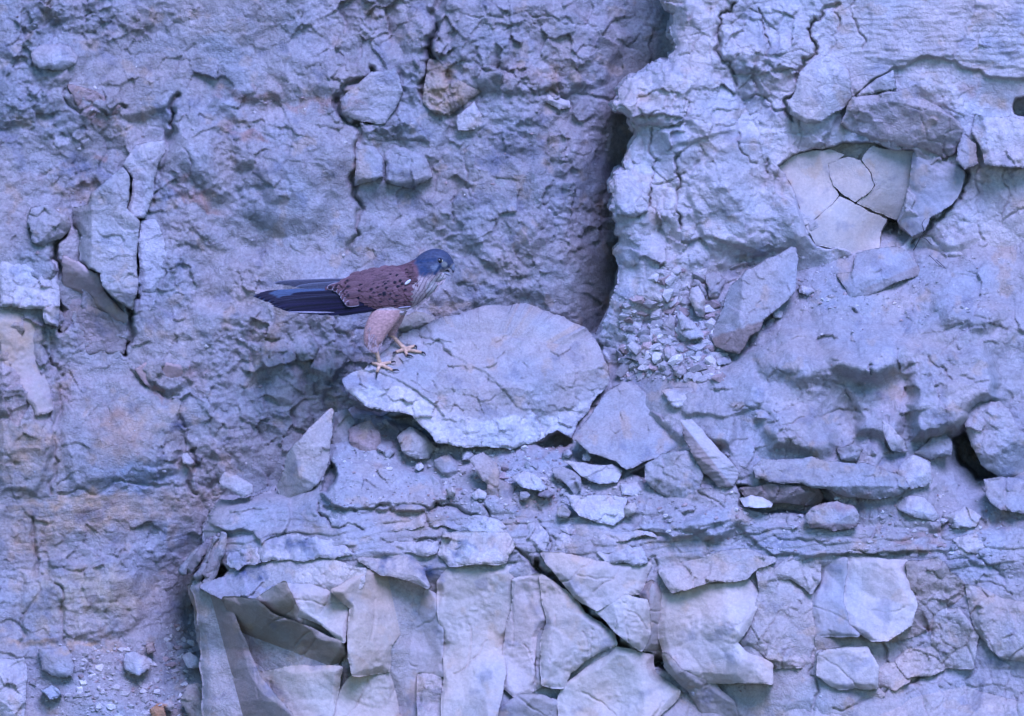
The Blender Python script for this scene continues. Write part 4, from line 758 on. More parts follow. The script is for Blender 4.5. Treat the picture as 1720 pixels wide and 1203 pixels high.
# dry twigs in the crack right of the niche
def twig(lab, stems):
    V = []; Q = []; base = 0
    for pts, r in stems:
        A = np.array(pts, float); n = 8; t = np.linspace(0, len(A)-1, n); X_ = np.interp(t, range(len(A)), A[:,0]); Y_ = np.interp(t, range(len(A)), A[:,1]); D_ = np.interp(t, range(len(A)), A[:,2])
        W = P(X_ + .5*np.sin(t*3.1), Y_, D_); th = np.linspace(0, 2*np.pi, 6, endpoint=False)
        for i in range(n): V.append(W[i] + r*.001*(1-.5*i/n)*np.stack([np.cos(th), np.sin(th), 0*th+.3*np.cos(th)], -1))
        Q += [(base+i*6+j, base+i*6+(j+1)%6, base+(i+1)*6+(j+1)%6, base+(i+1)*6+j) for i in range(n-1) for j in range(6)]; base += n*6
    me = mk_mesh("twig", np.concatenate(V), np.array(Q), np.array((.05,.045,.05)))
    return tag(link("twig", me, M_SLAB), lab, "twig")
twig("thin dark forked twig sticking out of the crack right of the niche", [([(1534,421,150),(1546,398,160),(1557,384,150)],1.1),([(1546,398,160),(1556,402,158),(1565,412,146)],.9),([(1552,390,158),(1548,376,150),(1556,366,145)],.8)])
twig("fine curved rootlets hanging over the dust below the forked twig", [([(1572,436,150),(1590,452,158),(1612,446,158),(1636,448,150)],.6),([(1560,428,150),(1578,446,158),(1600,456,158)],.6),([(1596,440,150),(1625,436,160),(1645,446,150)],.5)])
# rubble and grit too small and too many to count
def grit():
    rn = np.random.RandomState(5); protos = []
    for k in range(10):
        bm = bmesh.new()
        for i in range(13):
            v = rn.normal(size=3); v /= np.linalg.norm(v); v *= rn.uniform(.75, 1.1); bm.verts.new((v[0]*1.1, v[1]*.9, v[2]*rn.uniform(.6,.9)))
        r = bmesh.ops.convex_hull(bm, input=bm.verts); bmesh.ops.delete(bm, geom=[g for g in r['geom_interior'] if isinstance(g, bmesh.types.BMVert)], context='VERTS')
        bmesh.ops.triangulate(bm, faces=bm.faces); bm.verts.index_update()
        protos.append((np.array([v.co[:] for v in bm.verts]), np.array([[v.index for v in f.verts] for f in bm.faces]))); bm.free()
    zones = [((1040,500,1215,640),700,(1.2,5)),((560,750,1120,880),500,(1,4)),((60,1080,345,1203),500,(1,4)),((1230,430,1700,520),200,(1,4)),((1180,820,1720,940),300,(1,4)),((1040,500,1215,640),330,(3,17)),((1090,450,1200,600),90,(6,18)),((1045,540,1200,640),60,(5,20)),((1100,470,1190,600),40,(7,20)),((730,745,1000,850),240,(2.5,10)),((840,800,1120,880),120,(2,7)),((560,700,740,790),40,(3,8)),((130,1080,345,1203),260,(2.5,11)),((40,1100,340,1215),160,(2,9)),
             ((1230,430,1420,520),70,(2,7)),((1200,835,1660,930),200,(1.5,7)),((1100,840,1300,900),60,(1.5,6)),((540,830,900,862),80,(1.5,4)),((1400,500,1700,560),60,(1.5,5)),((1260,470,1600,900),120,(1.2,4)),
             ((280,1040,345,1140),80,(3,11)),((1580,860,1720,1000),70,(2,7)),((900,930,1700,1200),60,(1.2,3.5)),((0,0,1000,800),240,(1.5,5)),((1090,1110,1260,1203),60,(2,7))]
    V = []; T = []; C = []; base = 0
    for (bx, n, (r0, r1)) in zones:
        for i in range(n):
            x = rn.uniform(bx[0], bx[2]); y = rn.uniform(bx[1], bx[3]); r = r0 + (r1-r0)*rn.rand()**2.6
            if not (-14 < x < 1734 and -14 < y < 1217): continue
            if y > 900 and x < 420 and dL[int(np.searchsorted(GY, y)), int(np.searchsorted(GX, x))] < 12: continue
            p, t = protos[rn.randint(10)]; a = rn.uniform(0, 6.28, 3)
            ca, sa = np.cos(a), np.sin(a); Rz = np.array([[ca[0],-sa[0],0],[sa[0],ca[0],0],[0,0,1]]); Rx = np.array([[1,0,0],[0,ca[1],-sa[1]],[0,sa[1],ca[1]]])
            q = p @ Rz @ Rx * r * np.array([1.0, .8, .85])
            c = P(x, y, front(x, y) + r*rn.uniform(-.25, .3))
            V.append(c + q*.001); T.append(t + base); base += len(p)
            k = rn.uniform(.75, 1.25); tn = np.array([LIGHT, GREY, GREY, LIGHT, PALE, PINK][rn.randint(6)])*k
            C.append(np.repeat(tn[None], len(p), 0))
    me = mk_mesh("rubble", np.concatenate(V), np.zeros((0,4), int), np.concatenate(C), np.concatenate(T), smooth=False)
    return tag(link("rubble", me, M_SLAB), "loose rubble and grit scattered over the ledges", "rubble", kind='stuff')
grit()
# ------------------------------------------------------------------ the kestrel
def plumage(name, rough=.75, bump=.0006, scale=420, sheen=.25):
    m, t, b = new_mat(name, rough, .25); N = t.nodes; L = t.links
    at = N.new("ShaderNodeAttribute"); at.attribute_name = "tone"; tc = N.new("ShaderNodeTexCoord")
    mp = N.new("ShaderNodeMapping"); mp.inputs["Scale"].default_value = (.35, .8, 1); mp.inputs["Rotation"].default_value = (0, math.radians(-25), 0)
    L.new(tc.outputs["Object"], mp.inputs["Vector"])
    n = N.new("ShaderNodeTexNoise"); n.inputs["Scale"].default_value = scale; n.inputs["Detail"].default_value = 4; L.new(mp.outputs[0], n.inputs["Vector"])
    r = N.new("ShaderNodeMapRange"); r.inputs[1].default_value = .3; r.inputs[2].default_value = .7; r.inputs[3].default_value = .72; r.inputs[4].default_value = 1.22
    L.new(n.outputs["Fac"], r.inputs[0])
    v = N.new("ShaderNodeVectorMath"); v.operation = 'SCALE'; L.new(at.outputs["Color"], v.inputs[0]); L.new(r.outputs[0], v.inputs["Scale"])
    L.new(v.outputs[0], b.inputs["Base Color"])
    bp = N.new("ShaderNodeBump"); bp.inputs["Strength"].default_value = .7; bp.inputs["Distance"].default_value = bump
    L.new(n.outputs["Fac"], bp.inputs["Height"]); L.new(bp.outputs[0], b.inputs["Normal"])
    return m
M_PLUM = plumage("plumage"); M_FEATHER = plumage("feather", .6, .0003, 700)
M_HORN, _, b_ = new_mat("horn", .4, .5); b_.inputs["Base Color"].default_value = (.10, .09, .10, 1)
M_CLAW, _, b_ = new_mat("claw", .35, .5); b_.inputs["Base Color"].default_value = (.015, .013, .015, 1)
M_EYE, _, b_ = new_mat("eye_dark", .08, .6); b_.inputs["Base Color"].default_value = (.006, .004, .004, 1)
M_SKIN, _, b_ = new_mat("bare_skin", .6, .3); b_.inputs["Base Color"].default_value = (.62, .50, .26, 1)

def depth_at(obj, px, py, cache={}):
    if obj.name not in cache:
        me = obj.data; co = np.empty(len(me.vertices)*3, F); me.vertices.foreach_get("co", co); co = co.reshape(-1, 3) + np.array(obj.location, F)
        d = -co[:,1]*1000; k = (CD-d*.001)/CD*.001; cache[obj.name] = (co[:,0]/k+860, 601.5-co[:,2]/k, d)
    x, y, d = cache[obj.name]; r = np.hypot(x-px, y-py); m = r < 3.0
    return float(d[m].max()) if m.any() else float(d[np.argmin(r)])
DC = 198.0
ROOT = Pv(655, 605, DC)
bird = bpy.data.objects.new("kestrel", None); sc.collection.objects.link(bird); bird.location = ROOT; bird.empty_display_size = .05
tag(bird, "male kestrel with blue-grey head and spotted chestnut back standing on the big slab", "bird")
R0 = np.array(ROOT)

class Geo:
    def __init__(s): s.v = []; s.q = []; s.t = []; s.c = []; s.n = 0
    def add(s, v, q=(), t=(), c=None):
        v = np.asarray(v, float).reshape(-1, 3); s.v.append(v)
        if len(q): s.q.append(np.asarray(q)+s.n)
        if len(t): s.t.append(np.asarray(t)+s.n)
        s.c.append(np.zeros((len(v), 3)) if c is None else np.broadcast_to(np.asarray(c, float), (len(v), 3))); s.n += len(v)
    def mesh(s, name, smooth=True):
        q = np.concatenate(s.q) if s.q else np.zeros((0,4), int); t = np.concatenate(s.t) if s.t else None
        return mk_mesh(name, np.concatenate(s.v)-R0, q, np.concatenate(s.c), t, smooth)
def crom(pts, n):
    pts = np.array(pts, float); P0 = np.vstack([2*pts[0]-pts[1], pts, 2*pts[-1]-pts[-2]]); out = []
    for i in range(len(pts)-1):
        a, b, c, d = P0[i:i+4]
        for k in range(n):
            t = k/n; out.append(.5*((2*b)+(-a+c)*t+(2*a-5*b+4*c-d)*t*t+(-a+3*b-3*c+d)*t**3))
    out.append(pts[-1]); return np.array(out)
def loft(g, st, n=6, seg=28, c=None, expo=2.0):
    """stations (px, py, depth, half height in the picture plane, half width in depth)"""
    s = crom(st, n); tg = np.gradient(s[:,:2], axis=0); tg /= np.linalg.norm(tg, axis=1)[:,None]+1e-9
    th = np.linspace(0, 2*np.pi, seg, endpoint=False); V = []
    for i in range(len(s)):
        nx, ny = -tg[i,1], tg[i,0]; a, b = max(s[i,3], .3), max(s[i,4], .3)
        V.append(P(s[i,0]+nx*a*np.cos(th), s[i,1]+ny*a*np.cos(th), s[i,2]+b*np.sin(th)))
    m = len(s); V = np.array(V).reshape(-1, 3); q = []
    for i in range(m-1):
        for j in range(seg): q.append((i*seg+j, (i+1)*seg+j, (i+1)*seg+(j+1)%seg, i*seg+(j+1)%seg))
    V = np.vstack([V, V[:seg].mean(0), V[-seg:].mean(0)]); t = []
    for j in range(seg): t.append((m*seg, j, (j+1)%seg)); t.append((m*seg+1, (m-1)*seg+(j+1)%seg, (m-1)*seg+j))
    g.add(V, q, t, c)
def tube(g, pts, radii, n=5, seg=10, c=None):
    """round tube through real 3D points given as (px, py, d)"""
    A = crom([tuple(p)+(r,) for p, r in zip(pts, radii)], n); W = P(A[:,0], A[:,1], A[:,2]); tg = np.gradient(W, axis=0)
    V = []; up = np.array([0.1, 1, .2])
    for i in range(len(W)):
        t = tg[i]/(np.linalg.norm(tg[i])+1e-12); u = np.cross(t, up); u /= np.linalg.norm(u)+1e-9; w_ = np.cross(t, u); r = max(A[i,3], .15)*.001
        th = np.linspace(0, 2*np.pi, seg, endpoint=False); V.append(W[i]+r*(np.cos(th)[:,None]*u+np.sin(th)[:,None]*w_))
    m = len(W); V = np.array(V).reshape(-1, 3); q = [(i*seg+j, i*seg+(j+1)%seg, (i+1)*seg+(j+1)%seg, (i+1)*seg+j) for i in range(m-1) for j in range(seg)]
    V = np.vstack([V, W[0], W[-1]]); t = []
    for j in range(seg): t.append((m*seg, (j+1)%seg, j)); t.append((m*seg+1, (m-1)*seg+j, (m-1)*seg+(j+1)%seg))
    g.add(V, q, t, c)
BODY = [(546,487,DC,5,7),(560,488,DC,11,14),(582,489,DC,21,25),(606,490,DC,28,32),(632,491,DC,34,37),(658,488,DC,38,39),(682,480,DC,37,38),(701,468,DC,32,32),(715,456,DC,28,26),(726,446,DC,27,23.5),(734,441,DC,24,22),(743,441,DC,20,18),(751,443.5,DC,14.5,12.5),(756.5,446,DC,9,7),(758.5,448,DC,5,4)]
bg_ = Geo()
loft(bg_, BODY, 6, 40)
loft(bg_, [(727,462,DC,10,14),(735,464,DC,11,14),(743,465,DC,8.5,10),(749,466,DC,4,5)], 5, 24)     # throat fluff
loft(bg_, [(712,488,DC,12,20),(722,482,DC,11,18),(731,474,DC,9,14)], 5, 24)
dn = DC+22; df = DC-20
loft(bg_, [(676,506,dn-8,16,14),(660,518,dn-4,20,16),(645,533,dn,22,16),(634,550,dn,20.5,15),(628,565,dn,18,13),(626,577,dn,14,10),(628.5,586,dn,8,6.5),(631.8,593,dn-2,3.8,3.6)], 5, 28)
loft(bg_, [(676,505,df,15,12),(669,525,df,12.5,12),(662,545,df,10,10),(658,557,df,8,8),(656.5,566,df,4.5,5)], 5, 24)
def toe(g, pts, r):
    q = []
    for (x, y) in pts: q.append((x, y, depth_at(slab, x, y) + r*.7))
    tube(g, q, [r*1.25, r*1.05, r*.95, r*.75][:len(q)] if len(q) > 2 else [r*1.2, r*.8], 5, 12)
    return q[-1]
def foot(g, hip, joint, toes, r=2.55):
    jd = depth_at(slab, *joint) + 4
    tube(g, [hip, ((hip[0]*.5+joint[0]*.5), (hip[1]*.5+joint[1]*.5), (hip[2]+jd)/2+1), (joint[0], joint[1]-2, jd)], [3.7, 3.3, 3.9], 6, 14)
    ends = []
    for t in toes:
        mx, my = (joint[0]+t[0])/2, (joint[1]+t[1])/2 - .8
        a = (joint[0], joint[1]-1, jd); b = (mx, my, depth_at(slab, mx, my)+r*1.5); e = (t[0], t[1], depth_at(slab, *t)+r*.9)
        tube(g, [a, b, e], [r*1.3, r*1.12, r*.85], 6, 12); ends.append((e, (mx, my)))
    return ends
E1 = foot(bg_, (631, 584, dn-1), (638.2, 613.5), [(657.5,608.5),(661,622.5),(632.8,627),(623.5,610)])
E2 = foot(bg_, (656, 560, df), (680, 588), [(697.5,580.5),(708.5,592),(684,598),(663.5,592)])
me0 = bg_.mesh("kestrel_base"); ob0 = link("body_base", me0)
md = ob0.modifiers.new("remesh", 'REMESH'); md.mode = 'VOXEL'; md.voxel_size = .00075; md.use_smooth_shade = True
m2 = ob0.modifiers.new("soft", 'SMOOTH'); m2.factor = .5; m2.iterations = 3
dg = bpy.context.evaluated_depsgraph_get(); body_me = bpy.data.meshes.new_from_object(ob0.evaluated_get(dg)); bpy.data.objects.remove(ob0)
co = np.empty(len(body_me.vertices)*3, F); body_me.vertices.foreach_get("co", co); co = co.reshape(-1, 3)
W_ = co + R0; dd = -W_[:,1]*1000; kk = (CD-dd*.001)/CD*.001; bx = W_[:,0]/kk+860; by = 601.5-W_[:,2]/kk; bd = dd-DC
HEAD = np.array((.058,.071,.112)); HEADD = np.array((.024,.044,.098)); CHEST = np.array((.135,.072,.078)); BREAST = np.array((.42,.335,.32)); THIGH = np.array((.48,.295,.255)); LEG = np.array((.58,.39,.25)); CHEEK = np.array((.24,.28,.33)); CREAM = np.array((.42,.39,.36))
SPOT = np.array((.006,.005,.012)); DARKF = np.array((.0055,.004,.013)); TAILC = np.array((.055,.080,.135))
def mixc(c, m, col): return c*(1-m[:,None]) + col*m[:,None]
nzb = fbm(bx, by+bd*.6, 14, 3, 5); nz2 = fbm(bx, by+bd*.6, 5, 2, 6)
c = np.tile(CHEST, (len(bx), 1)).astype(float)
# line from nape to fore edge of wing: ahead of it head and breast
fr = (bx-688) + (by-437)*.10
c = mixc(c, sstep(-5, 5, (by-480)*.9 + (bx-690)*.9 + 3*nzb), BREAST)
c = mixc(c, sstep(0, 14, (by-500)-(700-bx)*.05 + 3*nzb)*(bx < 690), BREAST)
hd = sstep(-5, 5, (bx-697) - (by-440)*.42 + 4*nzb)*sstep(6, -6, (by-464) - (bx-718)*(-.35) + 4*nzb)
c = mixc(c, hd, HEAD)
c = mixc(c, hd*sstep(16, 3, np.hypot(bx-712, by-455) + 3*nzb)*.85, HEADD)
c = mixc(c, .8*hd*sstep(5, 1, np.abs((by-436) + (bx-732)*.12) + 1.5*nz2)*(bx < 733)*(bx > 700), HEADD)
c = mixc(c, .55*sstep(9, 2, np.hypot((bx-732)*.8, by-450) + 4*nz2)*(bd > 0), CHEEK)
c = mixc(c, .9*sstep(3.2, 1., np.abs((bx-738.5)*.80+(by-448)*.55)*1.0 + nz2)*(by > 445)*(by < 462), HEADD)           # moustache stripe
c = mixc(c, sstep(-3, 3, (by-460)-(740-bx)*.75 + 2*nz2)*(bx > 716), CREAM)
c = mixc(c, .9*sstep(6.5, 3, np.hypot((bx-746.5), (by-444.5)*1.0)), np.array((.28,.29,.26)))                # yellowish lore
c = mixc(c, .7*sstep(2, .6, np.abs(by - 430.5 - (bx-738)*.28))*(bx > 731)*(bx < 747), CHEEK)
c = mixc(c, sstep(-2.5, 2, -(by - 432 - (bx-740)*.22))*(bx > 725), HEAD)
# dark streaks down the breast
u = (bx-705)*.83 + (by-500)*.55; vv = (bx-705)*-.55 + (by-500)*.83
stk = sstep(.35, .8, np.sin(u*1.05 + 2.5*pn(bx, by, 16, 3)) + .4*pn(u*3, vv*.4, 4, 8))*(by > 458)*(by < 525)*sstep(-14, 0, (by-470)+(bx-700))
c = mixc(c, .6*stk*(bx > 680), np.array((.10,.07,.09)))
th = (by > 529) | ((by > 521) & (bx < 672))
c[th] = THIGH*1.0; c = mixc(c, .45*sstep(14, 5, np.hypot(bx-622, by-567))*th, np.array((.40,.21,.19))); c = mixc(c, .5*((bd < -5) & th), np.array((.42,.26,.27)))
lg = ((by > 590.5) & (bx < 668)) | ((bx > 653) & (by > 564 + 0*bx) & (bd < 8) & (bx > 656.0 + (by > 570)*0)) | ((bx < 672) & (by > 598))
lg = lg & ~((bd > 8) & (by < 590)); c[lg] = LEG
c = c*(1+.16*nz2[:,None])
a_ = body_me.color_attributes.new("tone", 'FLOAT_COLOR', 'POINT'); cc = np.ones((len(bx), 4), F); cc[:, :3] = np.clip(c, .003, .9); a_.data.foreach_set("color", cc.ravel())
body_me.materials.clear(); body = link("body", body_me, M_PLUM, bird)
# talons
for (E, cl) in ((E1, [(665,609.5),(671,623.5),(633.2,635.5),(619.5,616.5)]), (E2, [(699.5,587),(715,597),(694.5,600),(660,597)])):
    for (e, m_), t in zip(E, cl):
        g = Geo(); dx, dy = e[0]-m_[0], e[1]-m_[1]; L_ = math.hypot(dx, dy); td = depth_at(slab, *t)
        mid = ((e[0]+t[0])/2 + dx/L_*1.0, (e[1]+t[1])/2 - 1.6, max(e[2], td)+2.2)
        tube(g, [(e[0]-dx/L_*1.5, e[1]-dy/L_*1.5, e[2]), mid, (t[0], t[1], td+.6)], [1.9, 1.35, .3], 6, 10)
        link("talon", g.mesh("talon"), M_CLAW, bird)
# beak, gape, eye
g = Geo(); loft(g, [(746,443.5,DC,7.5,7),(752,442.5,DC,8,6.2),(757,445,DC,6.6,4.6),(760.2,450,DC,4.2,2.8),(761.2,455,DC,2,1.5),(760.8,458.5,DC,.5,.5)], 6, 20)
mb = g.mesh("beak"); cb = np.empty(len(mb.vertices)*3, F); mb.vertices.foreach_get("co", cb); cb = cb.reshape(-1,3)+R0; xx = cb[:,0]/((CD-DC*.001)/CD*.001)+860; yy_ = 601.5-cb[:,2]/((CD-DC*.001)/CD*.001)
kc = np.ones((len(xx), 4), F); kk_ = sstep(-3, 4, (xx-753)+(yy_-446)*.8)[:,None]; kc[:, :3] = np.array((.50,.48,.38))*(1-kk_) + np.array((.20,.22,.27))*kk_; kk2 = sstep(451.5, 456, yy_)[:,None]; kc[:, :3] = kc[:, :3]*(1-kk2)+np.array((.03,.03,.04))*kk2
mb.color_attributes["tone"].data.foreach_set("color", kc.ravel())
M_BEAK = plumage("beak_horn", .4, .0001, 300); bk = link("beak", mb, M_BEAK, bird)
g = Geo(); loft(g, [(740,457.2,DC,3.2,6.5),(747,458.6,DC,3.0,5),(752.5,460.6,DC,2.3,3.2),(756,463,DC,.8,1)], 5, 16, c=(.30,.30,.32)); link("lower_beak", g.mesh("lower_beak"), M_BEAK, bird)
g = Geo(); loft(g, [(739,452.8,DC+1.5,1.6,10.0),(745,452.8,DC,2.3,8.2),(751,454.4,DC,2.2,5),(755,456.5,DC,1.2,2.5)], 5, 16, c=(.012,.006,.010)); link("mouth", g.mesh("mouth"), M_EYE, bird)
def eye(side):
    ed = DC + side*15.8
    g = Geo(); loft(g, [(731.3,438.6,ed,.5,.4),(732.6,438.6,ed,4.4,2.6),(737.6,438.6,ed,6.7,3.4),(742.8,439.4,ed,4.4,2.6),(744.6,440,ed,.6,.4)], 5, 18, c=(.40,.38,.25)); r = link("eye_ring", g.mesh("eye_ring"), M_BEAK, bird)
    g = Geo(); n = 16; th = np.linspace(0, 2*np.pi, 24, endpoint=False); V = []
    for i in range(n+1):
        p = np.pi*i/n; V.append(P(737.4+5.5*np.sin(p)*np.cos(th), 438.3+5.4*np.sin(p)*np.sin(th), ed+side*1.2+4.6*np.cos(p)))
    V = np.array(V).reshape(-1,3); q = [(i*24+j, i*24+(j+1)%24, (i+1)*24+(j+1)%24, (i+1)*24+j) for i in range(n) for j in range(24)]
    g.add(V, q); link("eye", g.mesh("eye"), M_EYE, bird)
eye(1); eye(-1)
# feathers
def blade(g, a, b, wd, col, camber=1.2, spot=None, edge=None, sweep=0., nl=14, ns=6, tip=.5, base_w=.5, edge_w=.12):
    a = np.array(a, float); b = np.array(b, float); dx, dy = b[0]-a[0], b[1]-a[1]; L_ = math.hypot(dx, dy); nx, ny = -dy/L_, dx/L_
    t = np.linspace(0, 1, nl+1)[:,None]; s = np.linspace(-1, 1, ns*2+1)[None,:]
    w_ = wd*(base_w + (1-base_w)*np.clip(t*3, 0, 1))*np.sqrt(np.clip(1-np.clip((t-(1-tip))/tip, 0, 1)**2.4, 0.0, 1))
    bow = sweep*np.sin(t*np.pi)
    x = a[0]+dx*t+nx*(s*w_+bow); y = a[1]+dy*t+ny*(s*w_+bow); z = a[2]+(b[2]-a[2])*t + camber*(1-s*s)
    C = np.empty(x.shape+(3,)); C[...] = col
    rn = (hsh((np.arange(ns*2+1)*13)[None,:]+0*t.astype(int), 0*s.astype(int)+int(abs(a[0]*7))+0*t.astype(int), 3)-.5)[...,None]
    C *= 1+.22*rn
    if edge is not None:
        m = sstep(1-edge_w*2, 1-edge_w*.3, np.abs(s)+0*t)*1.0; m = np.maximum(m, sstep(1-edge_w*wd/L_*2.2, 1-edge_w*wd/L_*.4, t+0*s)); C = C*(1-m[...,None])+np.array(edge)*m[...,None]
    if spot is not None:
        sx, sl = spot; m = sstep(1.15, .75, np.sqrt(((t-.80)*L_/sl)**2 + (s*w_/sx)**2)); C = C*(1-m[...,None])+SPOT*m[...,None]
    ny_, nx_ = x.shape; V = P(x.ravel(), y.ravel(), z.ravel()); q = [(i*nx_+j, i*nx_+j+1, (i+1)*nx_+j+1, (i+1)*nx_+j) for i in range(ny_-1) for j in range(nx_-1)]
    g.add(V, q, c=C.reshape(-1, 3))
bs = np.array(BODY)
def skin(px, py, side=1):
    cyv = np.interp(px, bs[:,0], bs[:,1]); av = np.interp(px, bs[:,0], bs[:,3]); bv = np.interp(px, bs[:,0], bs[:,4])
    q = (py-cyv)/(av*1.08+2); return DC + side*(bv*math.sqrt(max(0.02, 1-q*q)) + 1.5)
rr = random.Random(4)
# tail: six feathers, blue-grey with a black end band
for k, (bx_, by_, tx, ty, z) in enumerate([(574,485.5,440,493,-10),(574,487,432,495,-5),(574,488.5,425.5,497.8,0),(574,490,433,501,5),(574,492,440,504,9),(574,494,450,507,13)]):
    g = Geo(); blade(g, (bx_,by_,DC+z*.6), (tx,ty,DC+z), 4.6, TAILC*(.8 if k > 2 else 1.), .8, nl=24, ns=4, tip=.14, edge=TAILC*1.5, edge_w=.10)
    me = g.mesh("tail_feather"); c4 = np.empty(len(me.vertices)*4, F); at_ = me.color_attributes["tone"].data; at_.foreach_get("color", c4); c4 = c4.reshape(-1,4)
    t_ = np.repeat(np.linspace(0,1,25), 9); band = sstep(.80, .83, t_)*sstep(1.02, .97, t_); c4[:,:3] = c4[:,:3]*(1-band[:,None])+np.array((.008,.006,.02))*band[:,None]; at_.foreach_set("color", c4.ravel())
    link("tail_feather", me, M_FEATHER, bird)
# far wing: folded, seen above the back
for (tx, ty, by_) in [(458,475.5,472),(470,477,474),(484,479.5,476),(500,481,478)]:
    g = Geo(); blade(g, (600,by_-2,DC-22), (tx,ty,DC-24), 4.2, (.06,.06,.085), .8, nl=16, ns=3, tip=.3, edge=(.20,.20,.24), edge_w=.12); link("flight_feather", g.mesh("flight_feather"), M_FEATHER, bird)
for (x0, y0, tx, ty) in [(604,474,496,482),(606,477,505,485.5),(608,480,515,488)]:
    g = Geo(); blade(g, (x0,y0,DC-4), (tx,ty,DC-8), 4.4, (.075,.08,.11), .8, nl=14, ns=3, tip=.4, edge=(.16,.17,.21), edge_w=.14); link("flight_feather", g.mesh("flight_feather"), M_FEATHER, bird)
# near wing: a child of its own carrying coverts; long primaries under them
wing = bpy.data.objects.new("wing", None); sc.collection.objects.link(wing); wing.parent = bird; wing.empty_display_size = .03
tips = [(455,511.5),(458,514.5),(464,516.5),(473,520),(482,522.5),(496,524.5),(512,525.5),(530,526.5),(548,527),(566,527.5)]
for k, (tx, ty) in enumerate(tips):
    by_ = 497 + k*2.3; bx_ = 612+k*3
    g = Geo(); blade(g, (bx_, by_, DC+34-k*.3), (tx, ty, DC+13+k*1.3), 5.6, DARKF*(1+.8*(k%3)), .9, nl=18, ns=4, tip=.22, edge=(.035,.04,.07), edge_w=.09, sweep=1.2)
    link("flight_feather", g.mesh("flight_feather"), M_FEATHER, wing)
for k, (x0, y0, x1, y1) in enumerate([(600,490,486,496.5),(602,497,466,502),(604,499,458,506),(606,502,456,509.5)]):
    g = Geo(); blade(g, (x0, y0, DC+30), (x1, y1, DC+11+k), 5.4, (DARKF*1.5), .9, nl=16, ns=4, tip=.22, edge=(.05,.07,.12) if k == 0 else (.03,.03,.05), edge_w=.08); link("flight_feather", g.mesh("flight_feather"), M_FEATHER, wing)
g = Geo(); blade(g, (690,515,DC+33), (478,524.2,DC+20), 1.7, (.33,.30,.36), .6, nl=24, ns=2, tip=.5, sweep=-4.0); link("wing_edge", g.mesh("wing_edge"), M_FEATHER, wing)
cov = Geo()
# rows from the tail end forward so each overlaps the one behind it
rows = 13
for r_ in range(rows):
    f = r_/(rows-1); xr = 574 + f*102          # tip position of the row along the wing
    top = np.interp(xr, [550,575,600,640,670,690,705],[478,472,466,459,453,452,462]); bot = np.interp(xr, [550,575,600,640,675,690,705],[487,511,519,524,519,510,500])
    nrow = int(5 + (bot-top)/8.2); ln = 30 - 12*f; wd = 6.6 - 1.6*f
    for j in range(nrow):
        v = (j + .5*(r_%2)*.9 + rr.uniform(-.3,.3))/nrow
        if v > 1.0: continue
        tx = xr + rr.uniform(-2,2) - 24*(1-f)*(1-v)*(1 if v < .5 else .6) + 3*math.sin(v*3.1); ty = top + (bot-top)*v
        qv = [0,.17,.33,.5,.67,.83,1]; ex = np.interp(v, qv, [549,560,568,573,579,590,606]); ey = np.interp(v, qv, [484,487.5,494,503,511,516.5,520]); bl = min(1, f*3.2)
        tx = ex + (xr-574) + rr.uniform(-2,2)*(.3+bl); ty = ey*(1-bl) + ty*bl
        ang = math.radians(np.interp(v, [0,1],[160,174]) ); lim = np.interp(ty, [440,470,496,512,525],[688,701,704,690,662]); tx = min(tx, lim-13); bx_ = min(tx - math.cos(ang)*ln, lim); by_ = ty - math.sin(ang)*ln*.6
        zb = skin(min(bx_, 712), by_) + .4; zt = skin(tx, ty) + 2.2 + .5*f
        if tx < 580: zt = max(zt, DC+36-(580-tx)*.35)
        col = CHEST*rr.uniform(.82,1.15)*(1 if f < .8 else 1.1); last = r_ <= 1
        blade(cov, (bx_,by_,zb), (tx,ty,zt), wd*rr.uniform(.85,1.2), col, .9, spot=(rr.uniform(1.8,3.2), rr.uniform(2.2,4.2)) if rr.random() < .55 else None, edge=(.42,.39,.43) if r_ == 0 else CHEST*1.3, edge_w=.13 if r_ == 0 else .06, nl=10, ns=4, tip=.5)
cvo = link("wing_coverts", cov.mesh("wing_coverts"), M_FEATHER, wing); cvo['kind'] = 'stuff'
g = Geo(); blade(g, (690,470,skin(690,470)+3), (680,478,skin(680,478)+4.5), 2.3, (.62,.62,.62), 1.5, tip=.6); link("white_feather", g.mesh("white_feather"), M_FEATHER, wing)

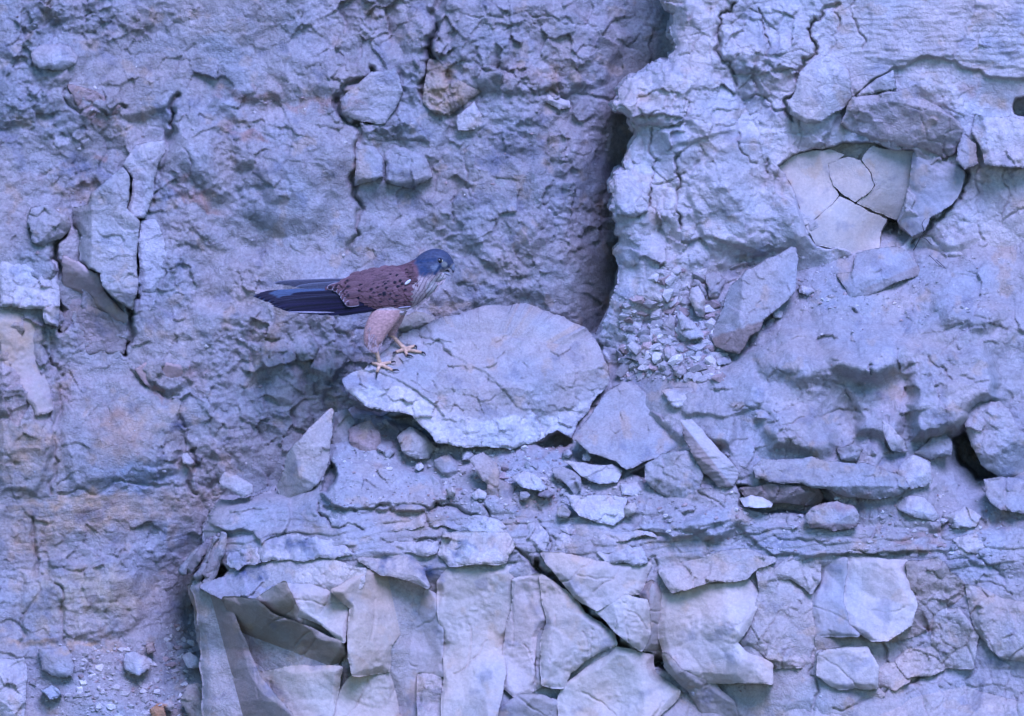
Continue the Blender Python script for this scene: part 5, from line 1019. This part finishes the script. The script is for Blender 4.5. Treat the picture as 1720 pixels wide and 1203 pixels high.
# loose down along the thighs, belly and breast so the outline is soft
fl = Geo(); rf = random.Random(9)
def down(n, path, depth, spread, ln, ang, col, wd=1.1):
    A = np.array(path, float)
    for i in range(n):
        t = rf.random()*(len(A)-1); k = int(t); f = t-k; x = A[k,0]*(1-f)+A[min(k+1,len(A)-1),0]*f + rf.uniform(-spread, spread); y = A[k,1]*(1-f)+A[min(k+1,len(A)-1),1]*f + rf.uniform(-spread, spread)*.5
        z = depth(x, y) + rf.uniform(-.5, 1.5); a = math.radians(ang+rf.uniform(-22, 22)); l = ln*rf.uniform(.6, 1.3)
        blade(fl, (x, y, z), (x+math.cos(a)*l, y+math.sin(a)*l, z-rf.uniform(-.5, 1.2)), wd*rf.uniform(.7,1.3), np.array(col)*rf.uniform(.75,1.2), .3, nl=5, ns=1, tip=.8, sweep=rf.uniform(-1,1))
dth = lambda off: (lambda x, y: dn+off)
down(60, [(623,545),(616,558),(616,570),(621,580)], dth(4), 2.5, 7, 100, (.38,.26,.25), .9)
down(80, [(630,545),(626,565),(626,578),(630,586)], dth(12), 8, 8, 98, (.38,.28,.27), 1.0)
down(50, [(654,540),(646,556),(640,572),(635,586)], dth(2), 3, 7, 110, (.38,.30,.29), .8)
down(40, [(668,545),(663,556),(659,565)], lambda x, y: df+3, 3, 7, 105, (.38,.25,.25))
down(90, [(745,468),(738,476),(728,490),(712,506),(694,516)], lambda x, y: DC+6, 4, 8, 128, (.42,.34,.33))
down(60, [(730,476),(718,490),(704,505)], lambda x, y: skin(min(x,725), y)-1, 6, 9, 130, (.36,.29,.30), 1.3)
down(40, [(690,520),(670,526),(650,531),(630,533)], lambda x, y: DC+28, 2, 8, 165, (.46,.40,.40))
down(60, [(688,440),(692,452),(698,466),(700,480)], lambda x, y: skin(x, y)+.5, 4, 8, 165, tuple(CHEST*.95), 1.8)
down(40, [(566,488),(560,486),(572,480)], lambda x, y: DC+12, 4, 12, 176, tuple(CHEST*.8), 2.0)
fo = link("down_feathers", fl.mesh("down_feathers"), M_FEATHER, bird); fo['kind'] = 'stuff'
